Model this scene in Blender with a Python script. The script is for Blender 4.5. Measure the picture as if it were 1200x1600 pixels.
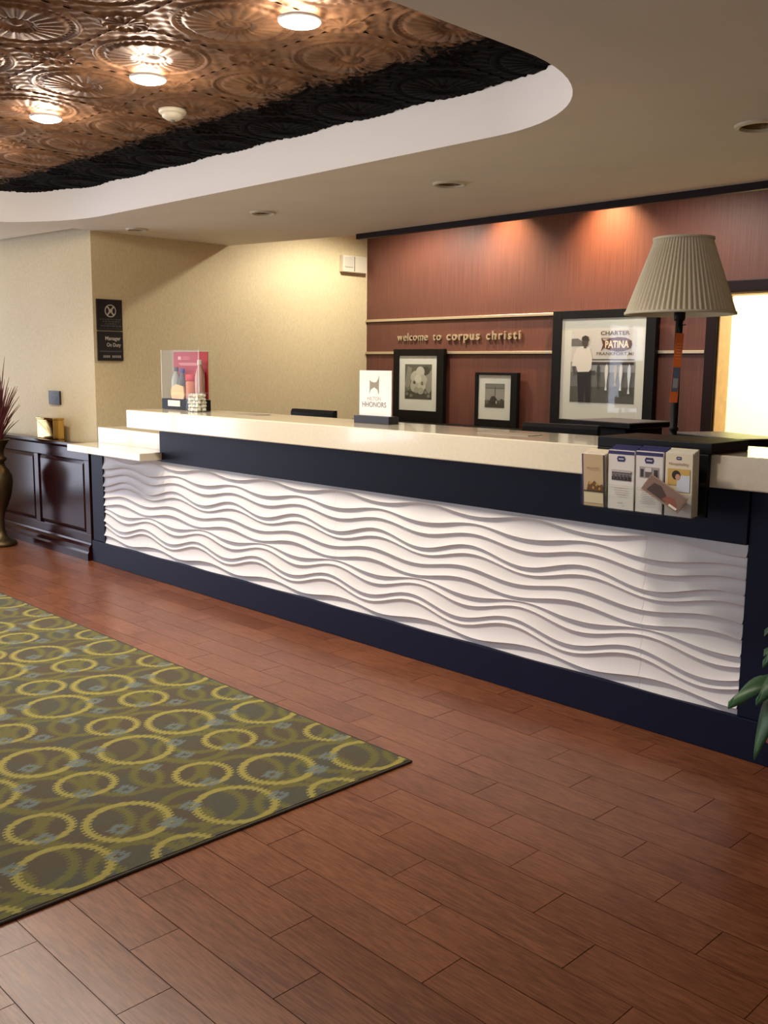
import bpy, bmesh, math, random
from mathutils import Vector, Matrix
random.seed(7)
PI = math.pi
for o in list(bpy.data.objects):
    bpy.data.objects.remove(o)
SC = bpy.context.scene
COL = SC.collection

# ------------------------------------------------------------------ camera
R = [[0.699009181580272, 0.11334668555122004, -0.7060727249660839],
     [0.7150427900928812, -0.09697828804054541, 0.6923214715613787],
     [0.009998620038091854, -0.9888112764948012, -0.14883644403860238]]
FPX = 1518.6
CAMZ = 1.5
cd = bpy.data.cameras.new('camera')
cam = bpy.data.objects.new('camera', cd); COL.objects.link(cam)
cam.matrix_world = Matrix(((R[0][0], -R[0][1], -R[0][2], 0), (R[1][0], -R[1][1], -R[1][2], 0),
                           (R[2][0], -R[2][1], -R[2][2], CAMZ), (0, 0, 0, 1)))
cd.sensor_fit = 'VERTICAL'; cd.sensor_height = 36; cd.lens = FPX / 1600 * 36
cd.clip_start = 0.05
SC.camera = cam

def project(p):
    d = (p[0], p[1], p[2] - CAMZ)
    c = [sum(R[i][j] * d[i] for i in range(3)) for j in range(3)]
    if c[2] < 0.05:
        return None
    return 600 + FPX * c[0] / c[2], 800 + FPX * c[1] / c[2], c[2]

# ------------------------------------------------------------------ light
SC.view_settings.view_transform = 'Standard'
SC.view_settings.look = 'None'
SC.view_settings.exposure = 0.0
SC.view_settings.gamma = 1.0
SC.view_settings.use_curve_mapping = False
W = bpy.data.worlds.new('world'); SC.world = W; W.use_nodes = True
bg = W.node_tree.nodes['Background']
bg.inputs[0].default_value = (0.62, 0.76, 1.0, 1); bg.inputs[1].default_value = 0.8

DAY = (0.80, 0.84, 1.0)
WARM = (1.0, 0.88, 0.74)
def area(name, loc, rot, sx, sy, power, col, spread=PI):
    l = bpy.data.lights.new(name, 'AREA'); l.shape = 'RECTANGLE'; l.size = sx; l.size_y = sy
    l.energy = power; l.color = col; l.spread = spread
    o = bpy.data.objects.new(name, l); COL.objects.link(o); o.location = loc; o.rotation_euler = rot
    return o
# daylight through the entrance glazing of the lobby (left wall) and the windows of the wall behind
area('daylight_entrance', (-10.25, 0.9, 1.25), (0, -PI / 2, 0), 2.3, 3.2, 115, DAY)
area('daylight_window', (-10.25, -3.2, 1.35), (0, -PI / 2, 0), 1.9, 1.5, 60, DAY)
area('daylight_back_window', (-5.2, -4.75, 1.45), (PI / 2, 0, 0), 4.2, 1.9, 55, DAY)
area('daylight_back_window', (0.3, -4.75, 1.45), (PI / 2, 0, 0), 2.6, 1.9, 12, DAY)

def spot(name, loc, power, col, angle=120, blend=0.35, size=0.05, target=None):
    l = bpy.data.lights.new(name, 'SPOT'); l.energy = power; l.color = col
    l.spot_size = math.radians(angle); l.spot_blend = blend; l.shadow_soft_size = size
    o = bpy.data.objects.new(name, l); COL.objects.link(o); o.location = loc
    if target:
        d = Vector(target) - Vector(loc)
        o.rotation_euler = d.to_track_quat('-Z', 'Y').to_euler()
    return o

# ------------------------------------------------------------------ materials
def srgb(r, g, b):
    f = lambda c: (c / 255 / 12.92) if c / 255 <= 0.04045 else ((c / 255 + 0.055) / 1.055) ** 2.4
    return (f(r), f(g), f(b), 1)
MATS = {}
def mat(name, col, rough=0.5, metal=0.0, spec=0.5, noise=0.0, scale=20, bump=0.0, bscale=200, coat=0.0):
    if name in MATS:
        return MATS[name]
    m = bpy.data.materials.new(name); m.use_nodes = True; MATS[name] = m
    nt = m.node_tree; b = nt.nodes['Principled BSDF']
    b.inputs['Base Color'].default_value = col; b.inputs['Roughness'].default_value = rough
    b.inputs['Metallic'].default_value = metal; b.inputs['Specular IOR Level'].default_value = spec
    b.inputs['Coat Weight'].default_value = coat
    tc = nt.nodes.new('ShaderNodeTexCoord')
    if noise:
        n = nt.nodes.new('ShaderNodeTexNoise'); n.inputs['Scale'].default_value = scale; n.inputs['Detail'].default_value = 4
        nt.links.new(tc.outputs['Object'], n.inputs['Vector'])
        r = nt.nodes.new('ShaderNodeValToRGB')
        r.color_ramp.elements[0].position = 0.3; r.color_ramp.elements[1].position = 0.7
        r.color_ramp.elements[0].color = tuple(c * (1 - noise) for c in col[:3]) + (1,)
        r.color_ramp.elements[1].color = tuple(min(1, c * (1 + noise)) for c in col[:3]) + (1,)
        nt.links.new(n.outputs['Fac'], r.inputs['Fac']); nt.links.new(r.outputs['Color'], b.inputs['Base Color'])
    if bump:
        n = nt.nodes.new('ShaderNodeTexNoise'); n.inputs['Scale'].default_value = bscale; n.inputs['Detail'].default_value = 3
        nt.links.new(tc.outputs['Object'], n.inputs['Vector'])
        bp = nt.nodes.new('ShaderNodeBump'); bp.inputs['Strength'].default_value = bump; bp.inputs['Distance'].default_value = 0.002
        nt.links.new(n.outputs['Fac'], bp.inputs['Height']); nt.links.new(bp.outputs['Normal'], b.inputs['Normal'])
    return m
class NT:
    """small node helper"""
    def __init__(s, m):
        s.nt = m.node_tree; s.b = s.nt.nodes['Principled BSDF']
    def n(s, t, **k):
        nd = s.nt.nodes.new(t)
        for a, v in k.items():
            setattr(nd, a, v)
        return nd
    def set(s, sock, v):
        if isinstance(v, (int, float, tuple)):
            sock.default_value = v
        else:
            s.nt.links.new(v, sock)
    def math(s, op, a, b=None, c=None):
        nd = s.n('ShaderNodeMath', operation=op)
        s.set(nd.inputs[0], a)
        if b is not None: s.set(nd.inputs[1], b)
        if c is not None: s.set(nd.inputs[2], c)
        return nd.outputs[0]
    def mix(s, fac, a, b):
        nd = s.n('ShaderNodeMix', data_type='RGBA')
        s.set(nd.inputs[0], fac); s.set(nd.inputs[6], a); s.set(nd.inputs[7], b)
        return nd.outputs[2]
    def noise(s, vec, scale, detail=3, rough=0.5):
        nd = s.n('ShaderNodeTexNoise'); s.set(nd.inputs['Vector'], vec)
        nd.inputs['Scale'].default_value = scale; nd.inputs['Detail'].default_value = detail; nd.inputs['Roughness'].default_value = rough
        return nd.outputs['Fac']
    def mapping(s, vec, scale):
        nd = s.n('ShaderNodeMapping'); s.set(nd.inputs['Vector'], vec); nd.inputs['Scale'].default_value = scale
        return nd.outputs[0]
    def smooth(s, v, lo, hi):
        nd = s.n('ShaderNodeMapRange', interpolation_type='SMOOTHSTEP')
        s.set(nd.inputs[0], v); s.set(nd.inputs[1], lo); s.set(nd.inputs[2], hi)
        return nd.outputs[0]
    def bump(s, h, strength, dist):
        nd = s.n('ShaderNodeBump'); nd.inputs['Strength'].default_value = strength; nd.inputs['Distance'].default_value = dist
        s.set(nd.inputs['Height'], h); s.nt.links.new(nd.outputs[0], s.b.inputs['Normal'])

def wallpaper(name, col, col2, vert, rough=0.7, fine=90, k=(1, 1, 1)):
    m = mat(name, col, rough); N = NT(m)
    tc = N.n('ShaderNodeTexCoord').outputs['Object']
    a = N.noise(N.mapping(tc, vert), fine, 3)
    b = N.noise(tc, 2.2, 3)
    f = N.math('ADD', N.math('MULTIPLY', a, 0.8), N.math('MULTIPLY', b, 0.2))
    N.set(N.b.inputs['Base Color'], N.mix(N.smooth(f, 0.36, 0.64), col, col2))
    N.bump(a, 0.15, 0.002)
    return m
M_CREAM = wallpaper('cream_linen_wallpaper', srgb(214, 196, 154), srgb(224, 207, 166), (1, 1, 0.35), 0.62, 130)
M_BROWN = wallpaper('red_brown_striped_wallpaper', srgb(96, 56, 45), srgb(110, 66, 53), (1, 1, 0.02), 0.5, 120)
M_SOFFIT = mat('painted_ceiling', srgb(232, 226, 213), 0.8, noise=0.03, scale=3, bump=0.1, bscale=300)
M_FASCIA = mat('white_painted_fascia', srgb(242, 236, 230), 0.55)
M_NAVY = mat('navy_laminate', srgb(13, 19, 43), 0.5, spec=0.2, noise=0.06, scale=8)
M_STONE = mat('cream_quartz', srgb(222, 212, 188), 0.12, noise=0.035, scale=60, coat=0.3)
M_WAVE = mat('white_wave_panel', srgb(222, 219, 217), 0.5)
M_WOODDK = mat('dark_cherry_wood', srgb(40, 15, 16), 0.16, spec=0.2, noise=0.25, scale=12)
M_BLACK = mat('black_plastic', srgb(9, 9, 10), 0.5, spec=0.25)
M_BLKFR = mat('black_frame_wood', srgb(9, 8, 8), 0.5, spec=0.25)
M_GREYPL = mat('grey_plastic', srgb(96, 92, 90), 0.45)
M_WHITE = mat('white_paper', srgb(242, 240, 234), 0.7)
M_MAT = mat('mat_board', srgb(224, 226, 214), 0.85)
M_CREAMPL = mat('cream_plastic', srgb(215, 205, 182), 0.5)
M_BRASS = mat('polished_brass', srgb(196, 160, 92), 0.09, metal=1.0)
M_ABRASS = mat('antique_brass', srgb(88, 74, 50), 0.45, metal=0.8, noise=0.3, scale=10)
M_ALU = mat('brushed_metal', srgb(205, 188, 160), 0.38, metal=0.6)
M_DARKTRIM = mat('dark_trim_wood', srgb(30, 14, 13), 0.45, spec=0.2)
M_TANWOOD = mat('tan_wood', srgb(190, 145, 92), 0.5, noise=0.1, scale=14)
M_SHADE = mat('linen_shade', srgb(220, 210, 182), 0.85, bump=0.2, bscale=400)
M_YELLOW = mat('office_wall_paint', srgb(250, 249, 200), 0.8)
M_LEAF = mat('leaf_green', srgb(44, 84, 42), 0.45, noise=0.35, scale=9)
M_POT = mat('rose_clay', srgb(172, 92, 82), 0.7, noise=0.1, scale=8)
M_GRASS = mat('red_grass', srgb(104, 44, 46), 0.7, noise=0.3, scale=12)
M_ORANGE = mat('orange_tag', srgb(214, 100, 30), 0.6)
M_GROUT = mat('floor_joint', srgb(62, 38, 28), 0.8)
M_DARKREFL = mat('off_can_reflector', srgb(128, 102, 66), 0.3, metal=0.7)
M_CARPETEDGE = mat('carpet_binding', srgb(54, 46, 34), 0.9)

def glass(name, col=(1, 1, 1, 1), rough=0.0, ior=1.45):
    m = mat(name, col, rough); b = m.node_tree.nodes['Principled BSDF']
    b.inputs['Transmission Weight'].default_value = 1.0; b.inputs['IOR'].default_value = ior
    return m
def thin_clear(name, tint=(1, 1, 1, 1), gloss=0.1):
    """clear thin sheet: transparent with a reflective film"""
    m = bpy.data.materials.new(name); m.use_nodes = True; nt = m.node_tree
    out = nt.nodes['Material Output']; nt.nodes.remove(nt.nodes['Principled BSDF'])
    t = nt.nodes.new('ShaderNodeBsdfTransparent'); t.inputs[0].default_value = tint
    g = nt.nodes.new('ShaderNodeBsdfGlossy'); g.inputs['Roughness'].default_value = 0.03
    lw = nt.nodes.new('ShaderNodeLayerWeight'); lw.inputs[0].default_value = 0.5
    p4 = nt.nodes.new('ShaderNodeMath'); p4.operation = 'POWER'; p4.inputs[1].default_value = 4.0
    ad = nt.nodes.new('ShaderNodeMath'); ad.operation = 'MULTIPLY_ADD'; ad.inputs[1].default_value = 0.7 if gloss >= .1 else 0.25; ad.inputs[2].default_value = gloss * .4 if gloss >= .1 else .003
    mx = nt.nodes.new('ShaderNodeMixShader')
    nt.links.new(lw.outputs['Facing'], p4.inputs[0]); nt.links.new(p4.outputs[0], ad.inputs[0])
    nt.links.new(ad.outputs[0], mx.inputs[0]); nt.links.new(t.outputs[0], mx.inputs[1]); nt.links.new(g.outputs[0], mx.inputs[2])
    nt.links.new(mx.outputs[0], out.inputs[0]); MATS[name] = m
    return m
M_ACRYL = thin_clear('clear_acrylic', (0.97, 0.98, 0.97, 1), .05)
M_PICGLASS = thin_clear('picture_glass')
M_ACEDGE = mat('acrylic_edge', srgb(235, 238, 228), 0.2)

def emit(name, col, strength):
    m = bpy.data.materials.new(name); m.use_nodes = True; b = m.node_tree.nodes['Principled BSDF']
    b.inputs['Base Color'].default_value = (0.8, 0.8, 0.8, 1)
    b.inputs['Emission Color'].default_value = col; b.inputs['Emission Strength'].default_value = strength
    MATS[name] = m
    return m
M_LENS = emit('lit_lens', (1.0, 0.86, 0.66, 1), 14)

# plank material: wood-look tile, tone by piece, grain along x
M_PLANK = mat('wood_look_plank', srgb(128, 72, 50), 0.29); N = NT(M_PLANK)
geo = N.n('ShaderNodeNewGeometry')
pos = geo.outputs['Position']
rnd = N.n('ShaderNodeObjectInfo').outputs['Random']
ri = geo.outputs['Random Per Island']
rr = N.math('FRACT', N.math('ADD', rnd, ri))
cmb = N.n('ShaderNodeCombineXYZ'); N.set(cmb.inputs[0], N.math('MULTIPLY', rr, 31.0)); N.set(cmb.inputs[2], N.math('MULTIPLY', rr, 17.0))
va = N.n('ShaderNodeVectorMath', operation='ADD'); N.set(va.inputs[0], pos); N.set(va.inputs[1], cmb.outputs[0])
g1 = N.noise(N.mapping(va.outputs[0], (1.2, 15, 1)), 9, 4, 0.6)
g2 = N.noise(N.mapping(va.outputs[0], (1.6, 30, 1)), 12, 3, 0.6)
g3 = N.noise(va.outputs[0], 2.2, 2)
gg = N.math('ADD', N.math('ADD', N.math('MULTIPLY', g1, 0.45), N.math('MULTIPLY', g2, 0.35)), N.math('MULTIPLY', g3, 0.2))
c1 = N.mix(N.smooth(gg, 0.36, 0.64), srgb(93, 51, 31), srgb(140, 88, 58))
c2 = N.mix(rr, srgb(238, 232, 226), (1, 1, 1, 1))
mm = N.n('ShaderNodeMix', data_type='RGBA', blend_type='MULTIPLY'); mm.inputs[0].default_value = 1
N.set(mm.inputs[6], c1); N.set(mm.inputs[7], c2)
N.set(N.b.inputs['Base Color'], mm.outputs[2])
N.bump(g2, 0.12, 0.001)
N.b.inputs['Specular IOR Level'].default_value = 0.45

# tin ceiling: copper tone, black towards the far edge with a ragged border
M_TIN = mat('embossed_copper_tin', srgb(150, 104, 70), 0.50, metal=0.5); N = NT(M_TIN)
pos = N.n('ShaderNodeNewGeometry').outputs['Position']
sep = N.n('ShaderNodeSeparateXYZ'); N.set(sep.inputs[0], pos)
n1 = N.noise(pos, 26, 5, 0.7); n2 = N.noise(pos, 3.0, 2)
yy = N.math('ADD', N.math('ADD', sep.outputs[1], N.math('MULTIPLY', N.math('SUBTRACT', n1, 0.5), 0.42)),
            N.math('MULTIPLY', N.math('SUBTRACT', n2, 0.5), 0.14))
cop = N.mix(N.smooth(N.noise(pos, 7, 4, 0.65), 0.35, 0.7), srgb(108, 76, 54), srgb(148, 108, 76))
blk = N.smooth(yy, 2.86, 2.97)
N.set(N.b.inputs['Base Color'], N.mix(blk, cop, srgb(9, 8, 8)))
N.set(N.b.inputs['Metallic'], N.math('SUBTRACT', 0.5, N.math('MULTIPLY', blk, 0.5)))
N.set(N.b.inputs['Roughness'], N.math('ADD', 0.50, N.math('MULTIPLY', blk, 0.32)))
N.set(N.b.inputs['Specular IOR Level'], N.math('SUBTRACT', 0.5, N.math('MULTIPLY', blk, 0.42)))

# carpet: rings on a brown ground
M_RUG = mat('ring_pattern_carpet', srgb(92, 82, 62), 0.95); N = NT(M_RUG)
pos = N.n('ShaderNodeNewGeometry').outputs['Position']
sep = N.n('ShaderNodeSeparateXYZ'); N.set(sep.inputs[0], pos)
# stepped yarn: snap rows, jitter columns
rowi = N.math('FLOOR', N.math('MULTIPLY', sep.outputs[0], 110.0))
odd = N.math('MULTIPLY', N.math('MODULO', N.math('ABSOLUTE', rowi), 2.0), 0.011)
X = sep.outputs[0]; Y = N.math('ADD', sep.outputs[1], odd)
PX, PY = 0.658, 0.622
def ringdist(cx, cy):
    dx = N.math('WRAP', N.math('SUBTRACT', X, cx), PX / 2, -PX / 2)
    dy = N.math('WRAP', N.math('SUBTRACT', Y, cy), PY / 2, -PY / 2)
    return N.math('SQRT', N.math('ADD', N.math('MULTIPLY', dx, dx), N.math('MULTIPLY', dy, dy))), dx, dy
def ringmask(cx, cy, r, w):
    d, _, _ = ringdist(cx, cy)
    return N.math('SUBTRACT', 1.0, N.smooth(N.math('ABSOLUTE', N.math('SUBTRACT', d, r)), w * 0.7, w * 1.15))
def many(lst):
    o = None
    for a in lst:
        v = ringmask(*a); o = v if o is None else N.math('MAXIMUM', o, v)
    return o
olive = many([(-2.80, 2.03, .14, .018), (-2.46, 2.02, .14, .018), (-3.16, 2.08, .12, .017), (-2.66, 1.76, .14, .018), (-2.98, 1.82, .12, .016), (-2.62, 2.26, .11, .016), (-3.02, 2.30, .12, .016)])
gold = many([(-2.733, 2.141, .132, .015), (-3.090, 2.178, .098, .013), (-2.593, 1.850, .135, .014), (-2.881, 1.910, .098, .013)])
sq = None
for cx, cy in [(-2.70, 2.092), (-2.624, 2.236), (-3.02, 2.135), (-2.803, 1.889), (-2.687, 1.731), (-2.548, 2.0), (-2.952, 2.258), (-3.06, 2.426), (-3.076, 1.958), (-3.282, 2.249)]:
    _, dx, dy = ringdist(cx, cy)
    d = N.math('MAXIMUM', N.math('ABSOLUTE', N.math('ADD', dx, N.math('MULTIPLY', dy, 0.4))), N.math('ABSOLUTE', N.math('SUBTRACT', dy, N.math('MULTIPLY', dx, 0.4))))
    v = N.math('SUBTRACT', 1.0, N.smooth(N.math('ABSOLUTE', N.math('SUBTRACT', d, 0.022)), 0.007, 0.013))
    sq = v if sq is None else N.math('MAXIMUM', sq, v)
fine = N.noise(pos, 420, 2); soft = N.noise(pos, 3.5, 3)
ground = N.mix(N.smooth(soft, 0.4, 0.62), srgb(90, 80, 62), srgb(84, 84, 70))
col = N.mix(N.math('MULTIPLY', olive, 0.85), ground, srgb(112, 108, 56))
col = N.mix(gold, col, srgb(160, 150, 78))
col = N.mix(N.math('MULTIPLY', sq, 0.85), col, srgb(112, 124, 122))
mm = N.n('ShaderNodeMix', data_type='RGBA', blend_type='MULTIPLY'); mm.inputs[0].default_value = 1
N.set(mm.inputs[6], col); N.set(mm.inputs[7], N.mix(N.smooth(fine, 0.25, 0.75), srgb(205, 205, 205), (1, 1, 1, 1)))
N.set(N.b.inputs['Base Color'], mm.outputs[2]); N.b.inputs['Specular IOR Level'].default_value = 0.1; N.b.inputs['Sheen Weight'].default_value = 0.08
N.bump(fine, 0.6, 0.004)

# ------------------------------------------------------------------ mesh helpers
class MB:
    def __init__(s, off=(0, 0, 0)):
        s.bm = bmesh.new(); s.off = Vector(off)
    def box(s, x0, x1, y0, y1, z0, z1, bevel=0.0, seg=2):
        vs = [s.bm.verts.new((x, y, z)) for x in (x0, x1) for y in (y0, y1) for z in (z0, z1)]
        fs = [s.bm.faces.new([vs[i] for i in q]) for q in ((0, 1, 3, 2), (4, 6, 7, 5), (0, 4, 5, 1), (2, 3, 7, 6), (0, 2, 6, 4), (1, 5, 7, 3))]
        if bevel:
            ed = list({e for f in fs for e in f.edges})
            bmesh.ops.bevel(s.bm, geom=ed, offset=bevel, segments=seg, affect='EDGES', profile=0.5)
        return s
    def prism(s, pts, axis, a, b):
        """pts: 2-D outline; axis 'x','y','z' extrusion between a and b"""
        def P(p, t):
            return {'x': (t, p[0], p[1]), 'y': (p[0], t, p[1]), 'z': (p[0], p[1], t)}[axis]
        v0 = [s.bm.verts.new(P(p, a)) for p in pts]; v1 = [s.bm.verts.new(P(p, b)) for p in pts]
        n = len(pts)
        s.bm.faces.new(v0); s.bm.faces.new(v1)
        for i in range(n):
            s.bm.faces.new((v0[i], v0[(i + 1) % n], v1[(i + 1) % n], v1[i]))
        return s
    def lathe(s, prof, cx=0, cy=0, n=32, cap=True):
        rings = []
        for r, z in prof:
            rings.append([s.bm.verts.new((cx + r * math.cos(2 * PI * i / n), cy + r * math.sin(2 * PI * i / n), z)) for i in range(n)])
        for a, b in zip(rings, rings[1:]):
            for i in range(n):
                s.bm.faces.new((a[i], a[(i + 1) % n], b[(i + 1) % n], b[i]))
        if cap:
            if prof[0][0] > 1e-4: s.bm.faces.new(rings[0][::-1])
            if prof[-1][0] > 1e-4: s.bm.faces.new(rings[-1])
        return s
    def tube(s, pts, rads, n=8):
        pts = [Vector(p) for p in pts]; rings = []
        for i, p in enumerate(pts):
            d = (pts[min(i + 1, len(pts) - 1)] - pts[max(i - 1, 0)]).normalized()
            a = d.orthogonal().normalized(); b = d.cross(a)
            r = rads[i] if isinstance(rads, (list, tuple)) else rads
            rings.append([s.bm.verts.new(p + a * r * math.cos(2 * PI * k / n) + b * r * math.sin(2 * PI * k / n)) for k in range(n)])
        for a, b in zip(rings, rings[1:]):
            for k in range(n):
                s.bm.faces.new((a[k], a[(k + 1) % n], b[(k + 1) % n], b[k]))
        s.bm.faces.new(rings[0][::-1]); s.bm.faces.new(rings[-1])
        return s
    def quad(s, *p):
        s.bm.faces.new([s.bm.verts.new(q) for q in p]); return s
    def mesh(s, name, smooth=False):
        bmesh.ops.translate(s.bm, verts=s.bm.verts, vec=-s.off)
        bmesh.ops.recalc_face_normals(s.bm, faces=s.bm.faces)
        me = bpy.data.meshes.new(name); s.bm.to_mesh(me); s.bm.free()
        if smooth:
            for p in me.polygons: p.use_smooth = True
        return me
    def build(s, name, m, parent=None, smooth=False, loc=None):
        me = s.mesh(name, smooth)
        return link(name, me, m, parent, loc)
def link(name, me, m, parent=None, loc=None):
    o = bpy.data.objects.new(name, me); COL.objects.link(o)
    if m is not None and not me.materials: me.materials.append(m)
    if parent: o.parent = parent
    if loc is not None: o.location = loc
    return o
def tag(o, label, cat, group=None, kind=None):
    o['label'] = label; o['category'] = cat
    if group: o['group'] = group
    if kind: o['kind'] = kind
    return o
def thing(name, label, cat, loc=(0, 0, 0), group=None):
    o = bpy.data.objects.new(name, None); COL.objects.link(o); o.location = loc; o.empty_display_size = 0.1
    return tag(o, label, cat, group)
def struct(o, label=None):
    o['kind'] = 'structure'
    if label: o['label'] = label
    return o
def smooth_by_angle(o, deg=35):
    me = o.data
    for p in me.polygons: p.use_smooth = True
    try:
        me.set_sharp_from_angle(angle=math.radians(deg))
    except Exception:
        pass
    return o

def flat_mat(rgb, rough=0.6):
    return mat('print_%d_%d_%d' % rgb, srgb(*rgb), rough)
def text_polys(txt, size=1.0, bold=0.0, spacing=1.0):
    cu = bpy.data.curves.new('t', 'FONT'); cu.body = txt; cu.size = size; cu.offset = bold; cu.space_character = spacing
    cu.resolution_u = 3
    ob = bpy.data.objects.new('t', cu); COL.objects.link(ob)
    dg = bpy.context.evaluated_depsgraph_get(); dg.update()
    me = ob.evaluated_get(dg).to_mesh()
    vs = [(v.co.x, v.co.y) for v in me.vertices]; fs = [list(p.vertices) for p in me.polygons]
    bpy.data.objects.remove(ob); bpy.data.curves.remove(cu)
    return vs, fs
class Print:
    """flat print on a plane: origin o, right r, up u (unit vectors); shapes in metres"""
    def __init__(s, o, r, u, off=(0, 0, 0)):
        s.o = Vector(o) - Vector(off); s.r = Vector(r); s.u = Vector(u); s.nv = s.r.cross(s.u).normalized()
        s.v = []; s.f = []; s.mi = []; s.mats = []; s.k = 0
    def _m(s, rgb):
        m = flat_mat(rgb) if isinstance(rgb, tuple) else rgb
        if m not in s.mats: s.mats.append(m)
        return s.mats.index(m)
    def add(s, vs, fs, rgb):
        s.k += 1; b = len(s.v); i = s._m(rgb)
        for a, c in vs: s.v.append(s.o + s.r * a + s.u * c + s.nv * (0.00035 * s.k + 0.0006))
        for f in fs: s.f.append([b + j for j in f]); s.mi.append(i)
        return s
    def poly(s, pts, rgb): return s.add(pts, [list(range(len(pts)))], rgb)
    def rect(s, x0, y0, x1, y1, rgb): return s.poly([(x0, y0), (x1, y0), (x1, y1), (x0, y1)], rgb)
    def disc(s, cx, cy, rx, ry, rgb, n=24, rot=0):
        c, t = math.cos(rot), math.sin(rot)
        return s.poly([(cx + rx * math.cos(a) * c - ry * math.sin(a) * t, cy + rx * math.cos(a) * t + ry * math.sin(a) * c) for a in [2 * PI * i / n for i in range(n)]], rgb)
    def text(s, txt, x0, y0, w, h, rgb, bold=0.0, spacing=1.0):
        vs, fs = text_polys(txt, 1.0, bold, spacing)
        if not vs: return s
        ax = min(v[0] for v in vs); bx = max(v[0] for v in vs); ay = min(v[1] for v in vs); by = max(v[1] for v in vs)
        return s.add([(x0 + (a - ax) / (bx - ax) * w, y0 + (c - ay) / (by - ay) * h) for a, c in vs], fs, rgb)
    def build(s, name, parent):
        me = bpy.data.meshes.new(name); me.from_pydata([tuple(v) for v in s.v], [], s.f)
        for m in s.mats: me.materials.append(m)
        for p, i in zip(me.polygons, s.mi): p.material_index = i
        me.update()
        o = bpy.data.objects.new(name, me); COL.objects.link(o); o.parent = parent
        return o

# ================================================================== SETTING
ZS = 2.5          # soffit height
XL = -7.05        # cream side wall
YB = 6.65         # brown back wall
YC = 3.53         # counter front
XR = 2.2
# ---- floor: joint bed with planks laid on it
PLW, PLL, GAP = 0.1504, 0.6115, 0.0024
floor = struct(MB().box(-10.4, XR + .1, -5.0, 9.4, -0.06, -0.003).build('floor', M_GROUT), 'reddish brown wood-look plank floor in a stepped stagger')
pk = MB(); g = GAP / 2
pk.box(g, PLL - g, g, PLW - g, -0.012, 0.0)
plank_me = pk.mesh('plank'); plank_me.materials.append(M_PLANK)
RUG = (-7.1, -2.44, -0.9, 2.56)
vis = []; rest = []
for k in range(-40, 57):
    y0 = 1.006 + k * PLW
    x_off = -1.288 - 0.2035 * (k % 3)
    for j in range(-15, 7):
        x0 = x_off + j * PLL
        if x0 < -10.4 or x0 + PLL > XR + .1 or y0 < -5 or y0 + PLW > 9.35: continue
        c = (x0 + PLL / 2, y0 + PLW / 2, 0)
        pts = [project((x0 + PLL * a, y0 + PLW * b, 0)) for a in (0, .5, 1) for b in (0, 1)]
        seen = any(p and -5 < p[0] < 1205 and -5 < p[1] < 1605 for p in pts)
        under = RUG[0] < x0 + .03 and x0 + PLL < RUG[1] + .03 and RUG[2] < y0 and y0 + PLW < RUG[3] + .02
        if y0 > 3.50: seen = False
        p = project(c)
        if seen and not under and p: vis.append((p[2], x0, y0))
        else: rest.append((x0, y0))
vis.sort()
for d, x0, y0 in vis[:300]:
    o = bpy.data.objects.new('plank', plank_me); COL.objects.link(o); o.parent = floor
    o.location = (x0, y0, random.uniform(-0.0006, 0.0))
rest += [(x, y) for d, x, y in vis[300:]]
pm = MB()
for x0, y0 in rest: pm.box(x0 + g, x0 + PLL - g, y0 + g, y0 + PLW - g, -0.012, -0.0005)
o = pm.build('plank_field', M_PLANK, floor); o['kind'] = 'stuff'
print('planks seen', len(vis), 'rest', len(rest))

# ---- walls
struct(MB().box(XL - 0.15, XL, 3.74, 9.0, 0, 3.0).build('wall_side', M_CREAM), 'cream linen-papered side wall running back behind the desk')
ml = MB(); ml.prism([(XL - .001, 3.74), (-8.30, 3.60), (-8.75, 3.60), (-10.2, 3.3), (-10.2, 3.5), (-8.3, 3.80), (XL - .001, 3.94)], 'z', 0, 3.0)
struct(ml.build('wall_front_left', M_CREAM), 'cream papered wall above the dark wood panelling')
# brown back wall with a doorway
DX0, DX1, DZ = -3.386, -2.46, 2.035
mb = MB()
mb.box(XL, DX0, YB, YB + .175, 0, 3.0); mb.box(DX1, XR, YB, YB + .175, 0, 3.0); mb.box(DX0, DX1, YB, YB + .175, DZ, 3.0)
struct(mb.build('wall_back', M_BROWN), 'red-brown striped papered wall behind the reception desk')
# lobby enclosure (out of view): left wall with entrance glazing, rear wall with windows, right wall
mb = MB()
mb.box(-10.2, -10.0, -5, -4.0, 0, 3); mb.box(-10.2, -10.0, -2.4, -0.75, 0, 3); mb.box(-10.2, -10.0, 2.55, 3.5, 0, 3)
mb.box(-10.2, -10.0, -4.0, -2.4, 0, .35); mb.box(-10.2, -10.0, -4.0, -2.4, 2.35, 3); mb.box(-10.2, -10.0, -.75, 2.55, 2.42, 3)
struct(mb.build('wall_left', M_CREAM))
mb = MB(); YR = -4.5
mb.box(-10.2, -7.4, YR - .2, YR, 0, 3); mb.box(-3.0, -1.1, YR - .2, YR, 0, 3); mb.box(1.7, XR + .2, YR - .2, YR, 0, 3)
for a, b in ((-7.4, -3.0), (-1.1, 1.7)):
    mb.box(a, b, YR - .2, YR, 0, .4); mb.box(a, b, YR - .2, YR, 2.42, 3)
struct(mb.build('wall_rear', M_CREAM))
struct(MB().box(XR, XR + .2, YR - .2, 9.2, 0, 3).build('wall_right', M_CREAM))
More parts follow.
